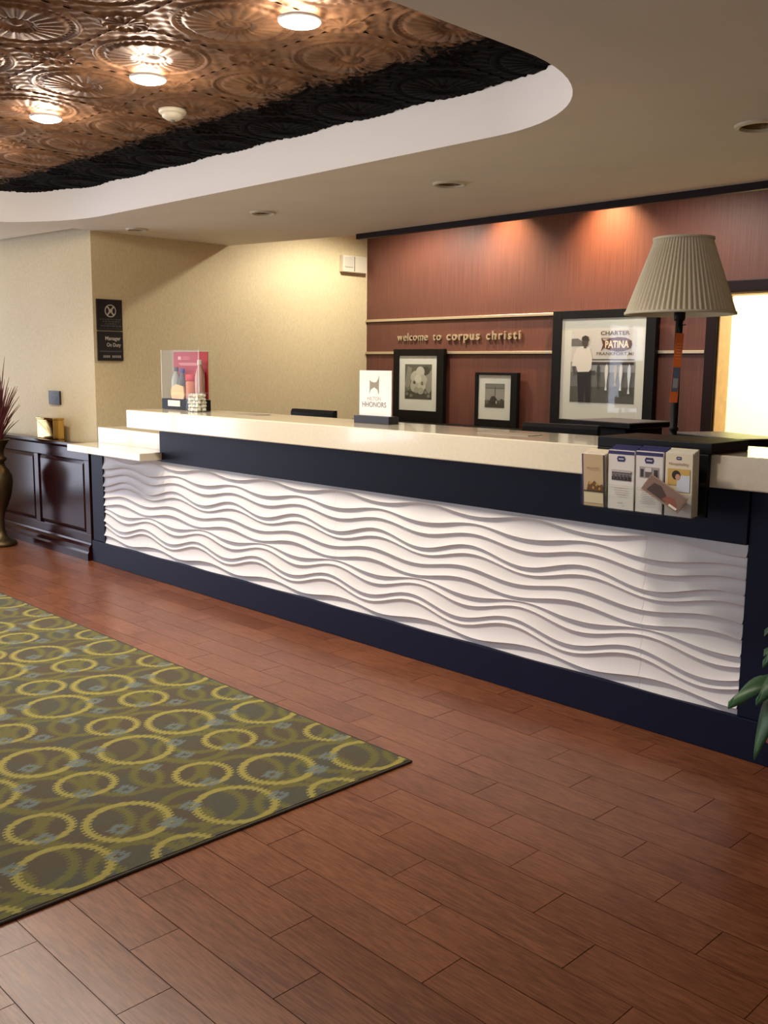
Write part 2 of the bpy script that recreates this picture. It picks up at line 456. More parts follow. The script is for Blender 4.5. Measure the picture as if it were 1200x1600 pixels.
def window(name, axis, fixed, a0, a1, z0, z1, n):
    m = MB(); t = .05
    def bar(p0, p1, q0, q1):
        if axis == 'x': m.box(fixed - .12, fixed - .06, p0, p1, q0, q1)
        else: m.box(p0, p1, fixed - .12, fixed - .06, q0, q1)
    bar(a0, a1, z0, z0 + t); bar(a0, a1, z1 - t, z1); bar(a0, a0 + t, z0, z1); bar(a1 - t, a1, z0, z1)
    for i in range(1, n): x = a0 + (a1 - a0) * i / n; bar(x - t / 2, x + t / 2, z0, z1)
    struct(m.build(name, M_ALU))
window('window_1', 'x', -10.0, -4.0, -2.4, .35, 2.35, 2)
window('window_2', 'x', -10.0, -.75, 2.55, 0, 2.42, 3)
window('window_3', 'y', YR, -7.4, -3.0, .4, 2.42, 3)
window('window_4', 'y', YR, -1.1, 1.7, .4, 2.42, 2)

# ---- ceiling: soffit with the curved tray opening
def tray_outline():
    pts = []
    def arc(cx, cy, r, a0, a1, n=14, ry=None):
        ry = ry or r
        for i in range(n + 1):
            a = math.radians(a0 + (a1 - a0) * i / n); pts.append((cx + r * math.cos(a), cy + ry * math.sin(a)))
    arc(-2.85, 2.60, 0.80, 0, 90, 18, 0.86)        # far right corner
    pts.append((-4.2, 3.462))
    arc(-6.25, 2.66, 1.05, 90, 180, 16, 0.78)      # far left corner
    arc(-6.55, 0.75, 0.75, 180, 270, 10)
    arc(-2.75, 0.70, 0.70, 270, 360, 10)
    return pts
TR = tray_outline()
bm = bmesh.new()
outer = [(-10.2, YR), (XR, YR), (XR, 5.257), (-5.65, 5.257), (-5.62, 5.30), (XL, 5.02), (XL, 3.6), (-10.2, 3.35)]
def loop(pts, z):
    vs = [bm.verts.new((x, y, z)) for x, y in pts]
    return vs, [bm.edges.new((vs[i], vs[(i + 1) % len(vs)])) for i in range(len(vs))]
CANS = [(-1.93, 4.05, .10), (-3.75, 4.16, .092), (-5.355, 4.095, .085), (-6.72, 3.95, .08)]
vo, eo = loop(outer, ZS); vi, ei = loop(TR, ZS); eh = []
for hx, hy, hr in CANS:
    eh += loop([(hx + hr * .82 * math.cos(2 * PI * i / 24), hy + hr * .82 * math.sin(2 * PI * i / 24)) for i in range(24)], ZS)[1]
bmesh.ops.triangle_fill(bm, use_beauty=True, edges=eo + ei + eh)
# back edge face of the soffit up to the pocket ceiling
back = [(XR, 5.257), (-5.65, 5.257), (-5.62, 5.30), (XL, 5.02)]
for a, b in zip(back, back[1:]):
    bm.faces.new([bm.verts.new(p) for p in ((*a, ZS), (*b, ZS), (*b, 3.0), (*a, 3.0))])
me = bpy.data.meshes.new('ceiling'); bm.to_mesh(me); bm.free()
ceiling = struct(link('ceiling', me, M_SOFFIT), 'beige painted ceiling with a curved tray opening')
m = MB()
m.quad((-10.4, -5, 3.0), (XR + .2, -5, 3.0), (XR + .2, 9.4, 3.0), (-10.4, 9.4, 3.0))
struct(m.build('ceiling_upper', M_SOFFIT))
m = MB(); vs0 = []; n = len(TR)
lo = [m.bm.verts.new((x, y, ZS)) for x, y in TR]; hi = [m.bm.verts.new((x, y, 2.735)) for x, y in TR]
for i in range(n): m.bm.faces.new((lo[i], lo[(i + 1) % n], hi[(i + 1) % n], hi[i]))
o = m.build('trim_1', M_FASCIA); struct(o, 'curved white band around the tray ceiling'); smooth_by_angle(o, 50)
struct(MB().box(-5.68, XR, 5.235, 5.275, ZS - .040, ZS + .02, .004).build('trim_2', M_DARKTRIM), 'dark wood valance along the ceiling edge above the desk')

# embossed tin tiles
TP = 0.56; NG = 88
def relief(u, v):
    """u, v in -.5.. .5; returns height below the sheet (towards the room)"""
    r = math.hypot(u, v); a = math.atan2(v, u); h = 0.0
    def ridge(x, c, w): return math.exp(-((x - c) / w) ** 2)
    h += 0.010 * ridge(r, 0.395, 0.016)
    h += 0.007 * ridge(r, 0.352, 0.014) * (0.6 + 0.4 * math.cos(44 * a))
    if 0.10 < r < 0.34:
        e = min(1, (r - 0.10) / 0.04, (0.34 - r) / 0.03)
        h += 0.012 * e * (0.35 + 0.65 * abs(math.cos(11 * a)) ** 0.8) * (1 - 0.5 * (r - 0.1) / 0.24) + 0.006 * e
    h += 0.016 * math.exp(-(r / 0.055) ** 2) + 0.009 * ridge(r, 0.088, 0.012)
    # corner rosettes shared by four tiles
    cu, cv = 0.5 - abs(u), 0.5 - abs(v); rc = math.hypot(cu, cv); ac = math.atan2(cv, cu)
    h += 0.010 * ridge(rc, 0.155, 0.016) + 0.012 * math.exp(-(rc / 0.05) ** 2)
    if rc < 0.15: h += 0.006 * abs(math.cos(6 * ac)) * min(1, rc / 0.05)
    # scrolls between the rings
    if r > 0.42 and rc > 0.17:
        h += 0.003 * math.sin(46 * u) * math.sin(46 * v) + 0.003
    # bead rows on the joints
    e = min(0.5 - abs(u), 0.5 - abs(v))
    if rc > 0.16: h += 0.004 * math.exp(-(e / 0.012) ** 2)
    return h
vs = []; fs = []
for j in range(NG + 1):
    for i in range(NG + 1):
        u = i / NG - 0.5; v = j / NG - 0.5
        vs.append((u * TP, v * TP, -relief(u, v)))
for j in range(NG):
    for i in range(NG):
        a = j * (NG + 1) + i; fs.append((a, a + NG + 1, a + NG + 2, a + 1))
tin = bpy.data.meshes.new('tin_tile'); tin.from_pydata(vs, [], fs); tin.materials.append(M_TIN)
for p in tin.polygons: p.use_smooth = True
tin.update()
ZT = 2.718
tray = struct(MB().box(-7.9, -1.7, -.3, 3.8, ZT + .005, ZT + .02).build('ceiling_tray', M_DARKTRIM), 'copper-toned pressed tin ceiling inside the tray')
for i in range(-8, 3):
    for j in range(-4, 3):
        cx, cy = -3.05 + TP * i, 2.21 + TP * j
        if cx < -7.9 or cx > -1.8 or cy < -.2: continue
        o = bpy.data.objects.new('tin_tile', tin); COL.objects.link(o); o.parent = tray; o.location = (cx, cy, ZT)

# ---- recessed lights
def downlight(x, y, z, lit, label, group, r=0.078, power=0):
    t = thing('recessed_downlight', label, 'ceiling light', (x, y, z), group)
    tr = MB(); tr.lathe([(r * .80, 0.0), (r * .84, -.012), (r * 1.0, -.010), (r * 1.04, 0.0)], n=40, cap=False)
    tr.build('trim_ring', M_CREAMPL if not lit else M_FASCIA, t, True)
    if lit:
        ln = MB(); ln.lathe([(0.0005, -.026), (r * .5, -.024), (r * .92, -.014), (r * .95, -.008)], n=32, cap=False)
        ln.build('lens', M_LENS, t, True)
        s = spot('downlight_beam', (0, 0, 0), power, WARM, 140, .75, .13)
        s.parent = t; s.location = (0, 0, -.03)
        pl = bpy.data.lights.new('fascia_fill', 'POINT'); pl.energy = power * .075; pl.color = WARM; pl.shadow_soft_size = .05  # added point fill below the lens, brightens the white fascia
        s = bpy.data.objects.new('fascia_fill', pl); COL.objects.link(s)
        s.parent = t; s.location = (0, 0, -.085)
    else:
        cn = MB(); cn.lathe([(r * .83, -.004), (r * .78, .03), (r * .66, .075), (r * .4, .10), (0.0005, .105)], n=32, cap=False)
        cn.build('reflector', M_DARKREFL, t, True)
    return t
TL = 'lit recessed downlights in the tin ceiling'
lab = {-2.79: 'lit recessed downlight in the tin ceiling nearest the curved white corner',
       -3.79: 'lit recessed downlight in the tin ceiling, middle of the three',
       -4.74: 'lit recessed downlight in the tin ceiling farthest from the curved corner'}
for x in (-2.79, -3.79, -4.74):
    downlight(x, 2.3, 2.69, True, lab[x], TL, 0.075, 120)
for x in (-5.71, -6.6):   # unseen downlights added to the row, kept for their light
    downlight(x, 2.3, 2.69, True, 'unseen lit downlight added to the tin ceiling row, %s beyond the left picture edge' % ('first' if x > -6 else 'second'), TL, 0.075, 120)
SG = 'unlit recessed downlights in the beige ceiling'
downlight(-1.93, 4.05, ZS, False, 'unlit recessed downlight with gold reflector at the right picture edge', SG, 0.10)
downlight(-3.75, 4.16, ZS, False, 'unlit recessed downlight above the middle of the counter', SG, 0.092)
downlight(-5.355, 4.095, ZS, False, 'small unlit recessed downlight above the far end of the counter', SG, 0.085)
downlight(-6.72, 3.95, ZS, False, 'unlit recessed downlight beside the cream corner', SG, 0.08)
# hidden wall washers in the pocket behind the valance
for x, p in ((-5.32, 100), (-4.32, 160)):
    t = thing('wall_washer', 'small halogen wall washer behind the valance casting the %s scallop' % ('left' if x < -5 else 'right'), 'ceiling light', (x, YB - .24, 2.99), 'wall washers above the brown wall')
    MB().lathe([(.03, 0), (.03, -.05), (.02, -.06)], n=20).build('housing', M_BLACK, t)
    s = spot('washer_lamp', (0, 0, 0), p, (1.0, .68, .36), 105, 1.0, .03); s.parent = t; s.location = (0, 0, -.07)
    s.rotation_euler = (math.radians(14), 0, 0)
t = thing('pocket_light', 'ceiling lamp in the raised strip before the brown wall', 'ceiling light', (-6.1, 5.95, 3.0))
MB().lathe([(.09, 0), (.09, -.03), (.07, -.035)], n=24).build('housing', M_FASCIA, t)
s = spot('pocket_lamp', (0, 0, 0), 135, (1, .93, .80), 160, .5, .05); s.parent = t; s.location = (0, 0, -.06)
t = thing('pocket_light', 'ceiling lamp in the raised strip over the work desk', 'ceiling light', (-3.6, 5.75, 3.0))
MB().lathe([(.09, 0), (.09, -.03), (.07, -.035)], n=24).build('housing', M_FASCIA, t)
s = spot('pocket_lamp', (0, 0, 0), 80, (1, .92, .80), 160, .5, .05); s.parent = t; s.location = (0, 0, -.06)

# smoke detector on the tin
t = thing('smoke_detector', 'white round smoke detector on the tin ceiling', 'detector', (-4.22, 2.69, 2.703))
MB().lathe([(.066, 0), (.066, -.012), (.060, -.020)], n=36).build('base_plate', M_CREAMPL, t, True)
MB().lathe([(.052, -.020), (.050, -.034), (.030, -.046), (.012, -.048)], n=36).build('cover', M_CREAMPL, t, True)
MB().lathe([(.010, -.047), (.009, -.056), (.004, -.058)], n=16).build('sensor', M_GREYPL, t, True)

# ---- doorway on the brown wall and the bright office behind it
mb = MB(); cw = .082
mb.box(DX0 - cw, DX0, YB - .03, YB + .0, 0, DZ + cw, .005); mb.box(DX1, DX1 + cw, YB - .03, YB, 0, DZ + cw, .005)
mb.box(DX0, DX1, YB - .03, YB, DZ, DZ + cw, .005)
struct(mb.build('door_1', M_DARKTRIM), 'dark wood casing around the lit office doorway')
mb = MB(); mb.box(DX0, DX0 + .012, YB, YB + .175, 0, DZ); mb.box(DX1 - .012, DX1, YB, YB + .175, 0, DZ); mb.box(DX0, DX1, YB, YB + .175, DZ - .012, DZ)
struct(mb.build('trim_3', M_TANWOOD), 'tan wood lining of the doorway')
mb = MB(); mb.box(-4.6, -4.5, YB + .175, 9.2, 0, 3.0); mb.box(-4.6, 0.2, 9.0, 9.2, 0, 3); mb.box(0.0, .1, YB + .175, 9.2, 0, 3)
struct(mb.build('wall_office', M_YELLOW), 'pale yellow office wall seen through the doorway')
area('office_lamp', (-3.0, 8.0, 2.9), (0, 0, 0), 1.2, .6, 230, (1.0, .98, .80))

# ================================================================== COUNTER
XE0, XE1 = -6.76, -0.55           # counter ends
PX0, PX1, PZ0, PZ1 = -6.585, -1.625, .165, .84
XF = -5.77                        # where the raised section starts
ct = thing('reception_counter', 'long navy reception counter faced with white wave-relief panels', 'counter', (-3.65, YC, 0))
off = (-3.65, YC, 0)
MB(off).box(XE0, XE1, YC - .013, YC + .05, 0, PZ0, .003).build('plinth', M_NAVY, ct)
MB(off).box(XE0, PX0, YC, YC + .05, PZ0, .85, .003).build('end_panel', M_NAVY, ct)
MB(off).box(PX1, XE1, YC, YC + .05, PZ0, 1.066, .003).build('end_panel', M_NAVY, ct)
MB(off).box(XF, PX1, YC - .012, YC + .05, PZ1, 1.066, .003).build('fascia_board', M_NAVY, ct)
MB(off).box(XE0, XF, YC + .05, YC + .075, 0, .85).box(XF, XE1, YC + .05, YC + .075, 0, 1.066).build('backing_board', M_NAVY, ct)
MB(off).box(XE0, XE0 + .03, YC + .075, YC + .30, 0, .85).build('side_panel', M_NAVY, ct)
MB(off).box(XE1 - .03, XE1, YC + .075, YC + .30, 0, 1.066).build('side_panel', M_NAVY, ct)
MB(off).box(XF, XF + .03, YC + .425, YC + .44, .85, 1.066).build('side_panel', M_NAVY, ct)
MB(off).box(XE0 + .03, XF - .02, YC + .08, YC + .40, 0, .853).build('low_cabinet', M_NAVY, ct)
WL = [(.872, .0160, .25), (.804, .0158, -.037), (.737, .0166, .270), (.684, .0196, .271), (.618, .0279, .254), (.580, .0241, .270), (.521, .0176, .215),
      (.460, .0179, .200), (.410, .0150, -.067), (.372, .0250, -.088), (.309, .0288, -.137), (.273, .0295, -.145), (.205, .0158, -.018), (.138, .014, .02)]
LAM = .652
TS = [0, .05, .10, .16, .24, .34, .46, .58, .70, .82, .90, .95, .98]
def wave_panel(x0, x1):
    nx = max(4, int((x1 - x0) / .0125)); rows = []; NT_ = 13
    vs = []; fs = []
    for i in range(nx + 1):
        x = x0 + (x1 - x0) * i / nx
        zl = [c + a * math.cos(2 * PI * (x - p) / LAM) for c, a, p in WL]
        col = []
        for k in range(len(WL) - 1):
            gap = zl[k] - zl[k + 1]; D = .0150 * min(1.25, max(.35, (gap / .055) ** .75))
            for q in range(NT_):
                t_ = TS[q]
                z = zl[k] - gap * t_
                if t_ < .16: d = .40 * (1 - t_ / .16) ** 1.7
                elif t_ < .95: d = ((t_ - .16) / .79) ** 2.2
                else: d = .40 + .60 * math.cos(PI / 2 * (t_ - .95) / .05)
                col.append((z, D * max(0, d)))
        def at(zz):
            for (za, da), (zb, db_) in zip(col, col[1:]):
                if zb <= zz <= za: return da + (db_ - da) * (za - zz) / max(1e-6, za - zb)
            return 0.0
        dt, dbm = at(PZ1), at(PZ0)
        for q, (z, d) in enumerate(col):
            if z >= PZ1: zc, dd = PZ1, dt
            elif z <= PZ0: zc, dd = PZ0, dbm
            else: zc, dd = z, d
            if q in (0, len(col) - 1): dd = -.02
            vs.append((x - off[0], YC + .012 - dd - off[1], zc))
    m_ = (len(WL) - 1) * NT_
    for i in range(nx):
        for q in range(m_ - 1):
            a = i * m_ + q; fs.append((a, a + 1, a + m_ + 1, a + m_))
    # end caps back to the board
    for i in (0, nx):
        b = len(vs)
        for q in range(m_):
            v = vs[i * m_ + q]; vs.append((v[0], .035, v[2]))
        for q in range(m_ - 1): fs.append((i * m_ + q, i * m_ + q + 1, b + q + 1, b + q))
    me = bpy.data.meshes.new('wave_panel'); me.from_pydata(vs, [], fs); me.update()
    bm = bmesh.new(); bm.from_mesh(me); bmesh.ops.recalc_face_normals(bm, faces=bm.faces); bm.to_mesh(me); bm.free()
    o = link('wave_panel', me, M_WAVE, ct)
    smooth_by_angle(o, 55)
    return o
cuts = [PX0, -5.754, -3.99, -2.06, PX1]
for a, b in zip(cuts, cuts[1:]): wave_panel(a + .0005, b - .0005)

cto = tag(MB((-3.2, 3.6, 1.068)).box(-5.905, XE1 + .06, 3.35, 3.848, 1.068, 1.19, .006, 3).build('countertop', M_STONE, None, loc=(-3.2, 3.6, 1.068)),
          'thick cream stone top on the raised part of the reception counter', 'countertop')
tag(MB((-6.26, 3.45, .853)).box(-6.775, -5.745, 3.35, 3.60, .853, .905, .004, 2).build('counter_slab', M_STONE, None, loc=(-6.26, 3.45, .853)),
    'thin low cream stone slab at the far end of the counter', 'countertop')
tag(MB((-6.2, 3.8, .85)).box(-6.78, XF - .002, 3.605, 3.95, .853, 1.02, .004, 2).build('stone_riser', M_STONE, None, loc=(-6.2, 3.8, .85)),
    'low cream stone riser standing behind the low slab', 'countertop')
# work desk behind the counter (low, mostly hidden)
wd = thing('work_desk', 'dark work desk hidden behind the tall counter front', 'desk', (-3.2, 4.4, 0))
offd = (-3.2, 4.4, 0)
MB(offd).box(-5.70, -.9, 3.86, 5.0, .73, .76, .003).build('desk_top', M_DARKTRIM, wd)
for x in (-5.6, -3.3, -1.0): MB(offd).box(x - .02, x + .02, 3.88, 4.9, 0, .73).build('leg_panel', M_DARKTRIM, wd)

# ================================================================== LEFT PANELLING
cb = thing('wood_cabinet', 'dark cherry wood panelled low cabinet beside the navy counter end', 'cabinet', (-7.55, YC, 0)); offc = (-7.55, YC, 0)
CX0, CX1 = -8.62, -6.785
MB(offc).box(CX0, CX1, YC + .012, 3.575, .12, .85).build('body', M_WOODDK, cb)
MB(offc).prism([(YC + .05, .85), (YC, .85), (YC - .012, .862), (YC - .03, .868), (YC - .03, .888), (YC + .03, .892), (YC + .05, .892)], 'x', CX0, CX1).build('top_cap', M_WOODDK, cb)
MB(offc).prism([(YC + .05, 0), (YC - .04, 0), (YC - .04, .055), (YC - .03, .07), (YC - .03, .10), (YC - .012, .12), (YC - .008, .135), (YC + .05, .135)], 'x', CX0, CX1).build('base_moulding', M_WOODDK, cb)
MB(offc).box(CX0, CX1, YC - .006, YC + .02, .765, .85, .003).build('top_rail', M_WOODDK, cb)
MB(offc).box(CX0, CX1, YC - .006, YC + .02, .135, .20, .003).build('bottom_rail', M_WOODDK, cb)
for x in (CX1 - .075, -7.72, CX0): MB(offc).box(x, x + .075, YC - .006, YC + .02, .20, .765, .003).build('stile', M_WOODDK, cb)
for a, b in ((-7.645, CX1 - .075), (CX0 + .075, -7.72)):
    m = MB(offc)
    z0, z1 = .20, .765; i = .035
    m.bm.verts.ensure_lookup_table()
    q0 = [(a, YC + .014, z0), (b, YC + .014, z0), (b, YC + .014, z1), (a, YC + .014, z1)]
    q1 = [(a + i, YC - .002, z0 + i), (b - i, YC - .002, z0 + i), (b - i, YC - .002, z1 - i), (a + i, YC - .002, z1 - i)]
    v0 = [m.bm.verts.new(p) for p in q0]; v1 = [m.bm.verts.new(p) for p in q1]
    m.bm.faces.new(v1)
    for k in range(4): m.bm.faces.new((v0[k], v0[(k + 1) % 4], v1[(k + 1) % 4], v1[k]))
    m.build('raised_panel', M_WOODDK, cb)

# polished box on the cabinet
gb = thing('brass_box', 'polished brass box on top of the dark wood cabinet', 'box', (-7.53, 3.575, .892)); og = (-7.53, 3.575, .892)
MB(og).box(-7.67, -7.38, 3.54, 3.63, .892, 1.045, .004).build('body', M_BRASS, gb)
MB(og).box(-7.675, -7.375, 3.535, 3.633, 1.045, 1.060, .004).build('lid', M_BRASS, gb)

# floor vase with red grasses
VX, VY = -7.87, 3.28
vz = thing('floor_vase', 'tall antique brass floor vase with slender foot at left edge', 'vase', (VX, VY, 0))
prof = [(.12, 0), (.13, .01), (.125, .03), (.09, .05), (.05, .08), (.038, .13), (.036, .22), (.042, .27), (.07, .33), (.10, .42), (.115, .52), (.112, .58), (.085, .63), (.06, .66), (.055, .69), (.075, .71), (.075, .725), (.055, .74), (.055, .78), (.075, .83), (.10, .865), (.108, .875), (.10, .876), (.06, .83), (.03, .78)]
MB().lathe(prof, n=40).build('body', M_ABRASS, vz, True)
gr = thing('dried_grass', 'bundle of dark red dried grasses standing in the brass vase', 'dried plant', (VX, VY, .80))
random.seed(3)
for i in range(120):
    a = random.uniform(0, 2 * PI); s = random.uniform(.03, .30); h = random.uniform(.25, .60)
    if i % 14 == 0: h += .25
    x0, y0 = .03 * math.cos(a), .03 * math.sin(a)
    pts = []
    for q in range(6):
        t_ = q / 5
        pts.append((x0 + s * math.cos(a) * t_ ** 1.7, y0 + s * .55 * math.sin(a) * t_ ** 1.7, h * t_ * (1 - .12 * t_ * s / .26)))
    MB().tube(pts, [.003, .003, .0035, .0045, .004, .001], 5).build('stem', M_GRASS, gr)

# ================================================================== WALL FITTINGS
# lettering: every letter its own piece
lt = thing('wall_lettering', 'raised cream letters reading welcome to corpus christi on the brown wall', 'sign', (-5.9, YB, 1.735))
def letters(txt, x0, width, z, height_scale, bold, depth=.016, sp=1.12):
    cu = bpy.data.curves.new('t', 'FONT'); cu.body = txt; cu.size = 1
    adv = []
    vs_all, _ = text_polys(txt, 1.0, bold, sp)
    X0 = min(v[0] for v in vs_all); X1 = max(v[0] for v in vs_all); sx = width / (X1 - X0)
    for i, ch in enumerate(txt):
        if ch == ' ': continue
        # horizontal place of this letter = end of prefix + own
        pv, _ = text_polys(txt[:i + 1], 1.0, bold, sp); cvs, cfs = text_polys(ch, 1.0, bold, sp)
        right = max(v[0] for v in pv); cr = max(v[0] for v in cvs)
        dx = right - cr
        if ch in 'r' and i and False: pass
        verts = []; faces = []; nv = len(cvs)
        for yy in (0, -depth):
            for a, c in cvs: verts.append((x0 + (a + dx - X0) * sx + 5.9, yy - .004, c * height_scale))
        edges = {}
        for f in cfs:
            faces.append([nv + k for k in f]); faces.append(list(reversed(f)))
            for k in range(len(f)):
                e = (f[k], f[(k + 1) % len(f)])
                edges[tuple(sorted(e))] = edges.get(tuple(sorted(e)), 0) + 1
        for (a, b), cnt in edges.items():
            if cnt == 1: faces.append([a, b, nv + b, nv + a])
        me = bpy.data.meshes.new('letter'); me.from_pydata(verts, [], faces); me.update()
        bm = bmesh.new(); bm.from_mesh(me); bmesh.ops.recalc_face_normals(bm, faces=bm.faces); bm.to_mesh(me); bm.free()
        link('letter', me, M_ALU, lt)
    bpy.data.curves.remove(cu)
letters('welcome', -6.608, .392, 1.735, .100, 0.004)
letters('to', -6.150, .098, 1.735, .100, 0.004)
letters('corpus', -5.978, .385, 1.735, .104, .022, .020, 1.28)
letters('christi', -5.515, .370, 1.735, .104, .022, .020, 1.42)

# two metal rails across the brown wall
for z, lb in ((1.930, 'upper thin metal rail across the brown wall above the lettering'), (1.622, 'lower thin metal rail across the brown wall below the lettering')):
    a = thing('metal_rail', lb, 'rail', (-5.2, YB, z), 'metal rails on the brown wall'); of = (-5.2, YB, z)
    MB(of).box(XL + .005, DX0 - cw - .005, YB - .022, YB - .001, z - .012, z + .012, .003).build('bar', M_ALU, a)
    MB(of).box(XL + .005, DX0 - cw - .005, YB - .012, YB - .001, z - .017, z - .0125).build('lip', M_DARKTRIM, a)

# sign plaques on the cream side wall
def plaque(label, y0, y1, z0, z1, draw):
    t = thing('wall_sign', label, 'sign', (XL, (y0 + y1) / 2, z0), 'dark sign plaques on the cream corner'); of = (XL, (y0 + y1) / 2, z0)
    MB(of).box(XL + .001, XL + .014, y0, y1, z0, z1, .002).build('plate', flat_mat((30, 28, 34), .35), t)
    P = Print((XL + .014, y0, z0), (0, 1, 0), (0, 0, 1), of); draw(P, y1 - y0, z1 - z0); P.build('print', t)
LG = (200, 192, 178); DG = (92, 88, 84)
def up_sign(P, w, h):
    cx, cy = w * .53, h * .63; r = .049
    P.disc(cx, cy, r, r, LG, 32); P.disc(cx, cy, r * .84, r * .84, (30, 28, 34), 32)
    for sg in (1, -1):
        P.poly([(cx - .034, cy + sg * .030), (cx - .024, cy + sg * .038), (cx + .034, cy - sg * .030), (cx + .024, cy - sg * .038)], LG)
    P.disc(cx, cy, .017, .014, LG, 16)
    for i, (a, b) in enumerate(((.10, .92), (.2, .85), (.28, .72), (.12, .92))):
        y = h * .34 - i * .017
        x = a
        while x < b:
            L = random.uniform(.05, .12); P.rect(w * x, y, w * min(b, x + L), y + .007, DG); x += L + .03
    P.rect(w * .06, h * .055, w * .94, h * .06, DG)
def low_sign(P, w, h):
    P.text('Manager', w * .30, h * .66, w * .60, h * .17, LG, .01); P.text('On Duty', w * .35, h * .44, w * .55, h * .17, LG, .01)
    P.rect(w * .06, h * .30, w * .92, h * .34, (70, 66, 72))
    x = .2
    while x < .86:
        L = random.uniform(.035, .06)
        if not .44 < x < .50: P.rect(w * x, h * .10, w * (x + L), h * .185, (150, 142, 136))
        x += L + .018
plaque('dark wall plaque with a round white emblem on the cream wall', 3.765, 3.985, 1.752, 1.99, up_sign)
plaque('dark wall plaque lettered Manager On Duty below the emblem plaque', 3.765, 3.985, 1.517, 1.744, low_sign)

# small dark plaque on the front-left wall
t = thing('small_sign', 'small square dark sign on the wall above the brass box', 'sign', (-7.60, 3.676, 1.16))
ang = math.atan2(.14, 1.25)
t.rotation_euler = (0, 0, ang)
MB().box(-.08, .08, -.016, -.002, 0, .11, .002).build('plate', flat_mat((44, 42, 50), .35), t)
P = Print((-.08, -.016, 0), (1, 0, 0), (0, 0, 1))
for i, (a, b) in enumerate(((.03, .13), (.04, .12), (.055, .105))): P.rect(a, .070 - i * .018, b, .080 - i * .018, (120, 118, 122))
P.build('print', t)

# emergency light box on the side wall
t = thing('emergency_light', 'cream emergency light box high on the side wall', 'wall light', (XL, 6.44, 2.37)); of = (XL, 6.44, 2.37)
MB(of).box(XL + .001, XL + .055, 6.29, 6.595, 2.375, 2.53, .006).build('housing', M_CREAMPL, t)
MB(of).box(XL + .055, XL + .062, 6.31, 6.41, 2.42, 2.515, .003).build('lens_panel', mat('frosted_lens', srgb(200, 196, 178), .3), t)
MB(of).box(XL + .055, XL + .059, 6.43, 6.435, 2.385, 2.52).build('seam', M_GREYPL, t)

# credenza with the pictures
cr = thing('credenza', 'long black credenza against the brown wall carrying the pictures', 'cabinet', (-5.25, 6.4, 0)); of = (-5.25, 6.4, 0)
MB(of).box(-7.0, -3.55, 6.27, 6.64, .955, .985, .004).build('top', M_BLACK, cr)
MB(of).box(-6.98, -3.57, 6.30, 6.64, .08, .955).build('carcass', M_BLACK, cr)
MB(of).box(-6.95, -3.60, 6.34, 6.62, 0, .08).build('plinth', M_BLACK, cr)
for i in range(6):
    a = -6.97 + i * .565
    d = MB(of).box(a + .006, a + .559, 6.282, 6.298, .10, .94, .003).build('door', M_BLACK, cr)
    MB(of).box(a + .49, a + .505, 6.262, 6.282, .55, .70, .003).build('handle', M_ALU, d)

def picture(label, x0, x1, z0, z1, fw, mx0, mx1, mz0, mz1, px0, px1, pz0, pz1, draw, fd=.045):
    t = thing('picture_frame', label, 'picture', ((x0 + x1) / 2, 6.60, z0), 'framed pictures on the credenza'); of = ((x0 + x1) / 2, 6.60, z0)
    yf = 6.575
    for nm, a in (('frame_bar', (x0, mx0, z0, z1)), ('frame_bar', (mx1, x1, z0, z1)), ('frame_bar', (mx0, mx1, mz1, z1)), ('frame_bar', (mx0, mx1, z0, mz0))):
        MB(of).box(a[0], a[1], yf, yf + fd, a[2], a[3], .003).build(nm, M_BLKFR, t)
    MB(of).box(mx0, mx1, yf + .014, yf + .02, mz0, mz1).build('mat_board', M_MAT, t)
    MB(of).box(mx0, mx1, yf + .021, yf + fd, mz0, mz1).build('backing', M_BLKFR, t)
    P = Print((px0, yf + .014, pz0), (1, 0, 0), (0, 0, 1), of); draw(P, px1 - px0, pz1 - pz0); P.build('photo_print', t)
    g_ = MB(of).quad((mx0, yf + .007, mz0), (mx1, yf + .007, mz0), (mx1, yf + .007, mz1), (mx0, yf + .007, mz1)).build('glass', M_PICGLASS, t)
    return t
def fish(P, x, y, L, w, c):
    P.poly([(x, y), (x - w * .5, y - L * .12), (x - w * .55, y - L * .4), (x - w * .15, y - L * .8), (x - w * .4, y - L), (x + w * .4, y - L), (x + w * .15, y - L * .8), (x + w * .55, y - L * .4), (x + w * .5, y - L * .12)], c)
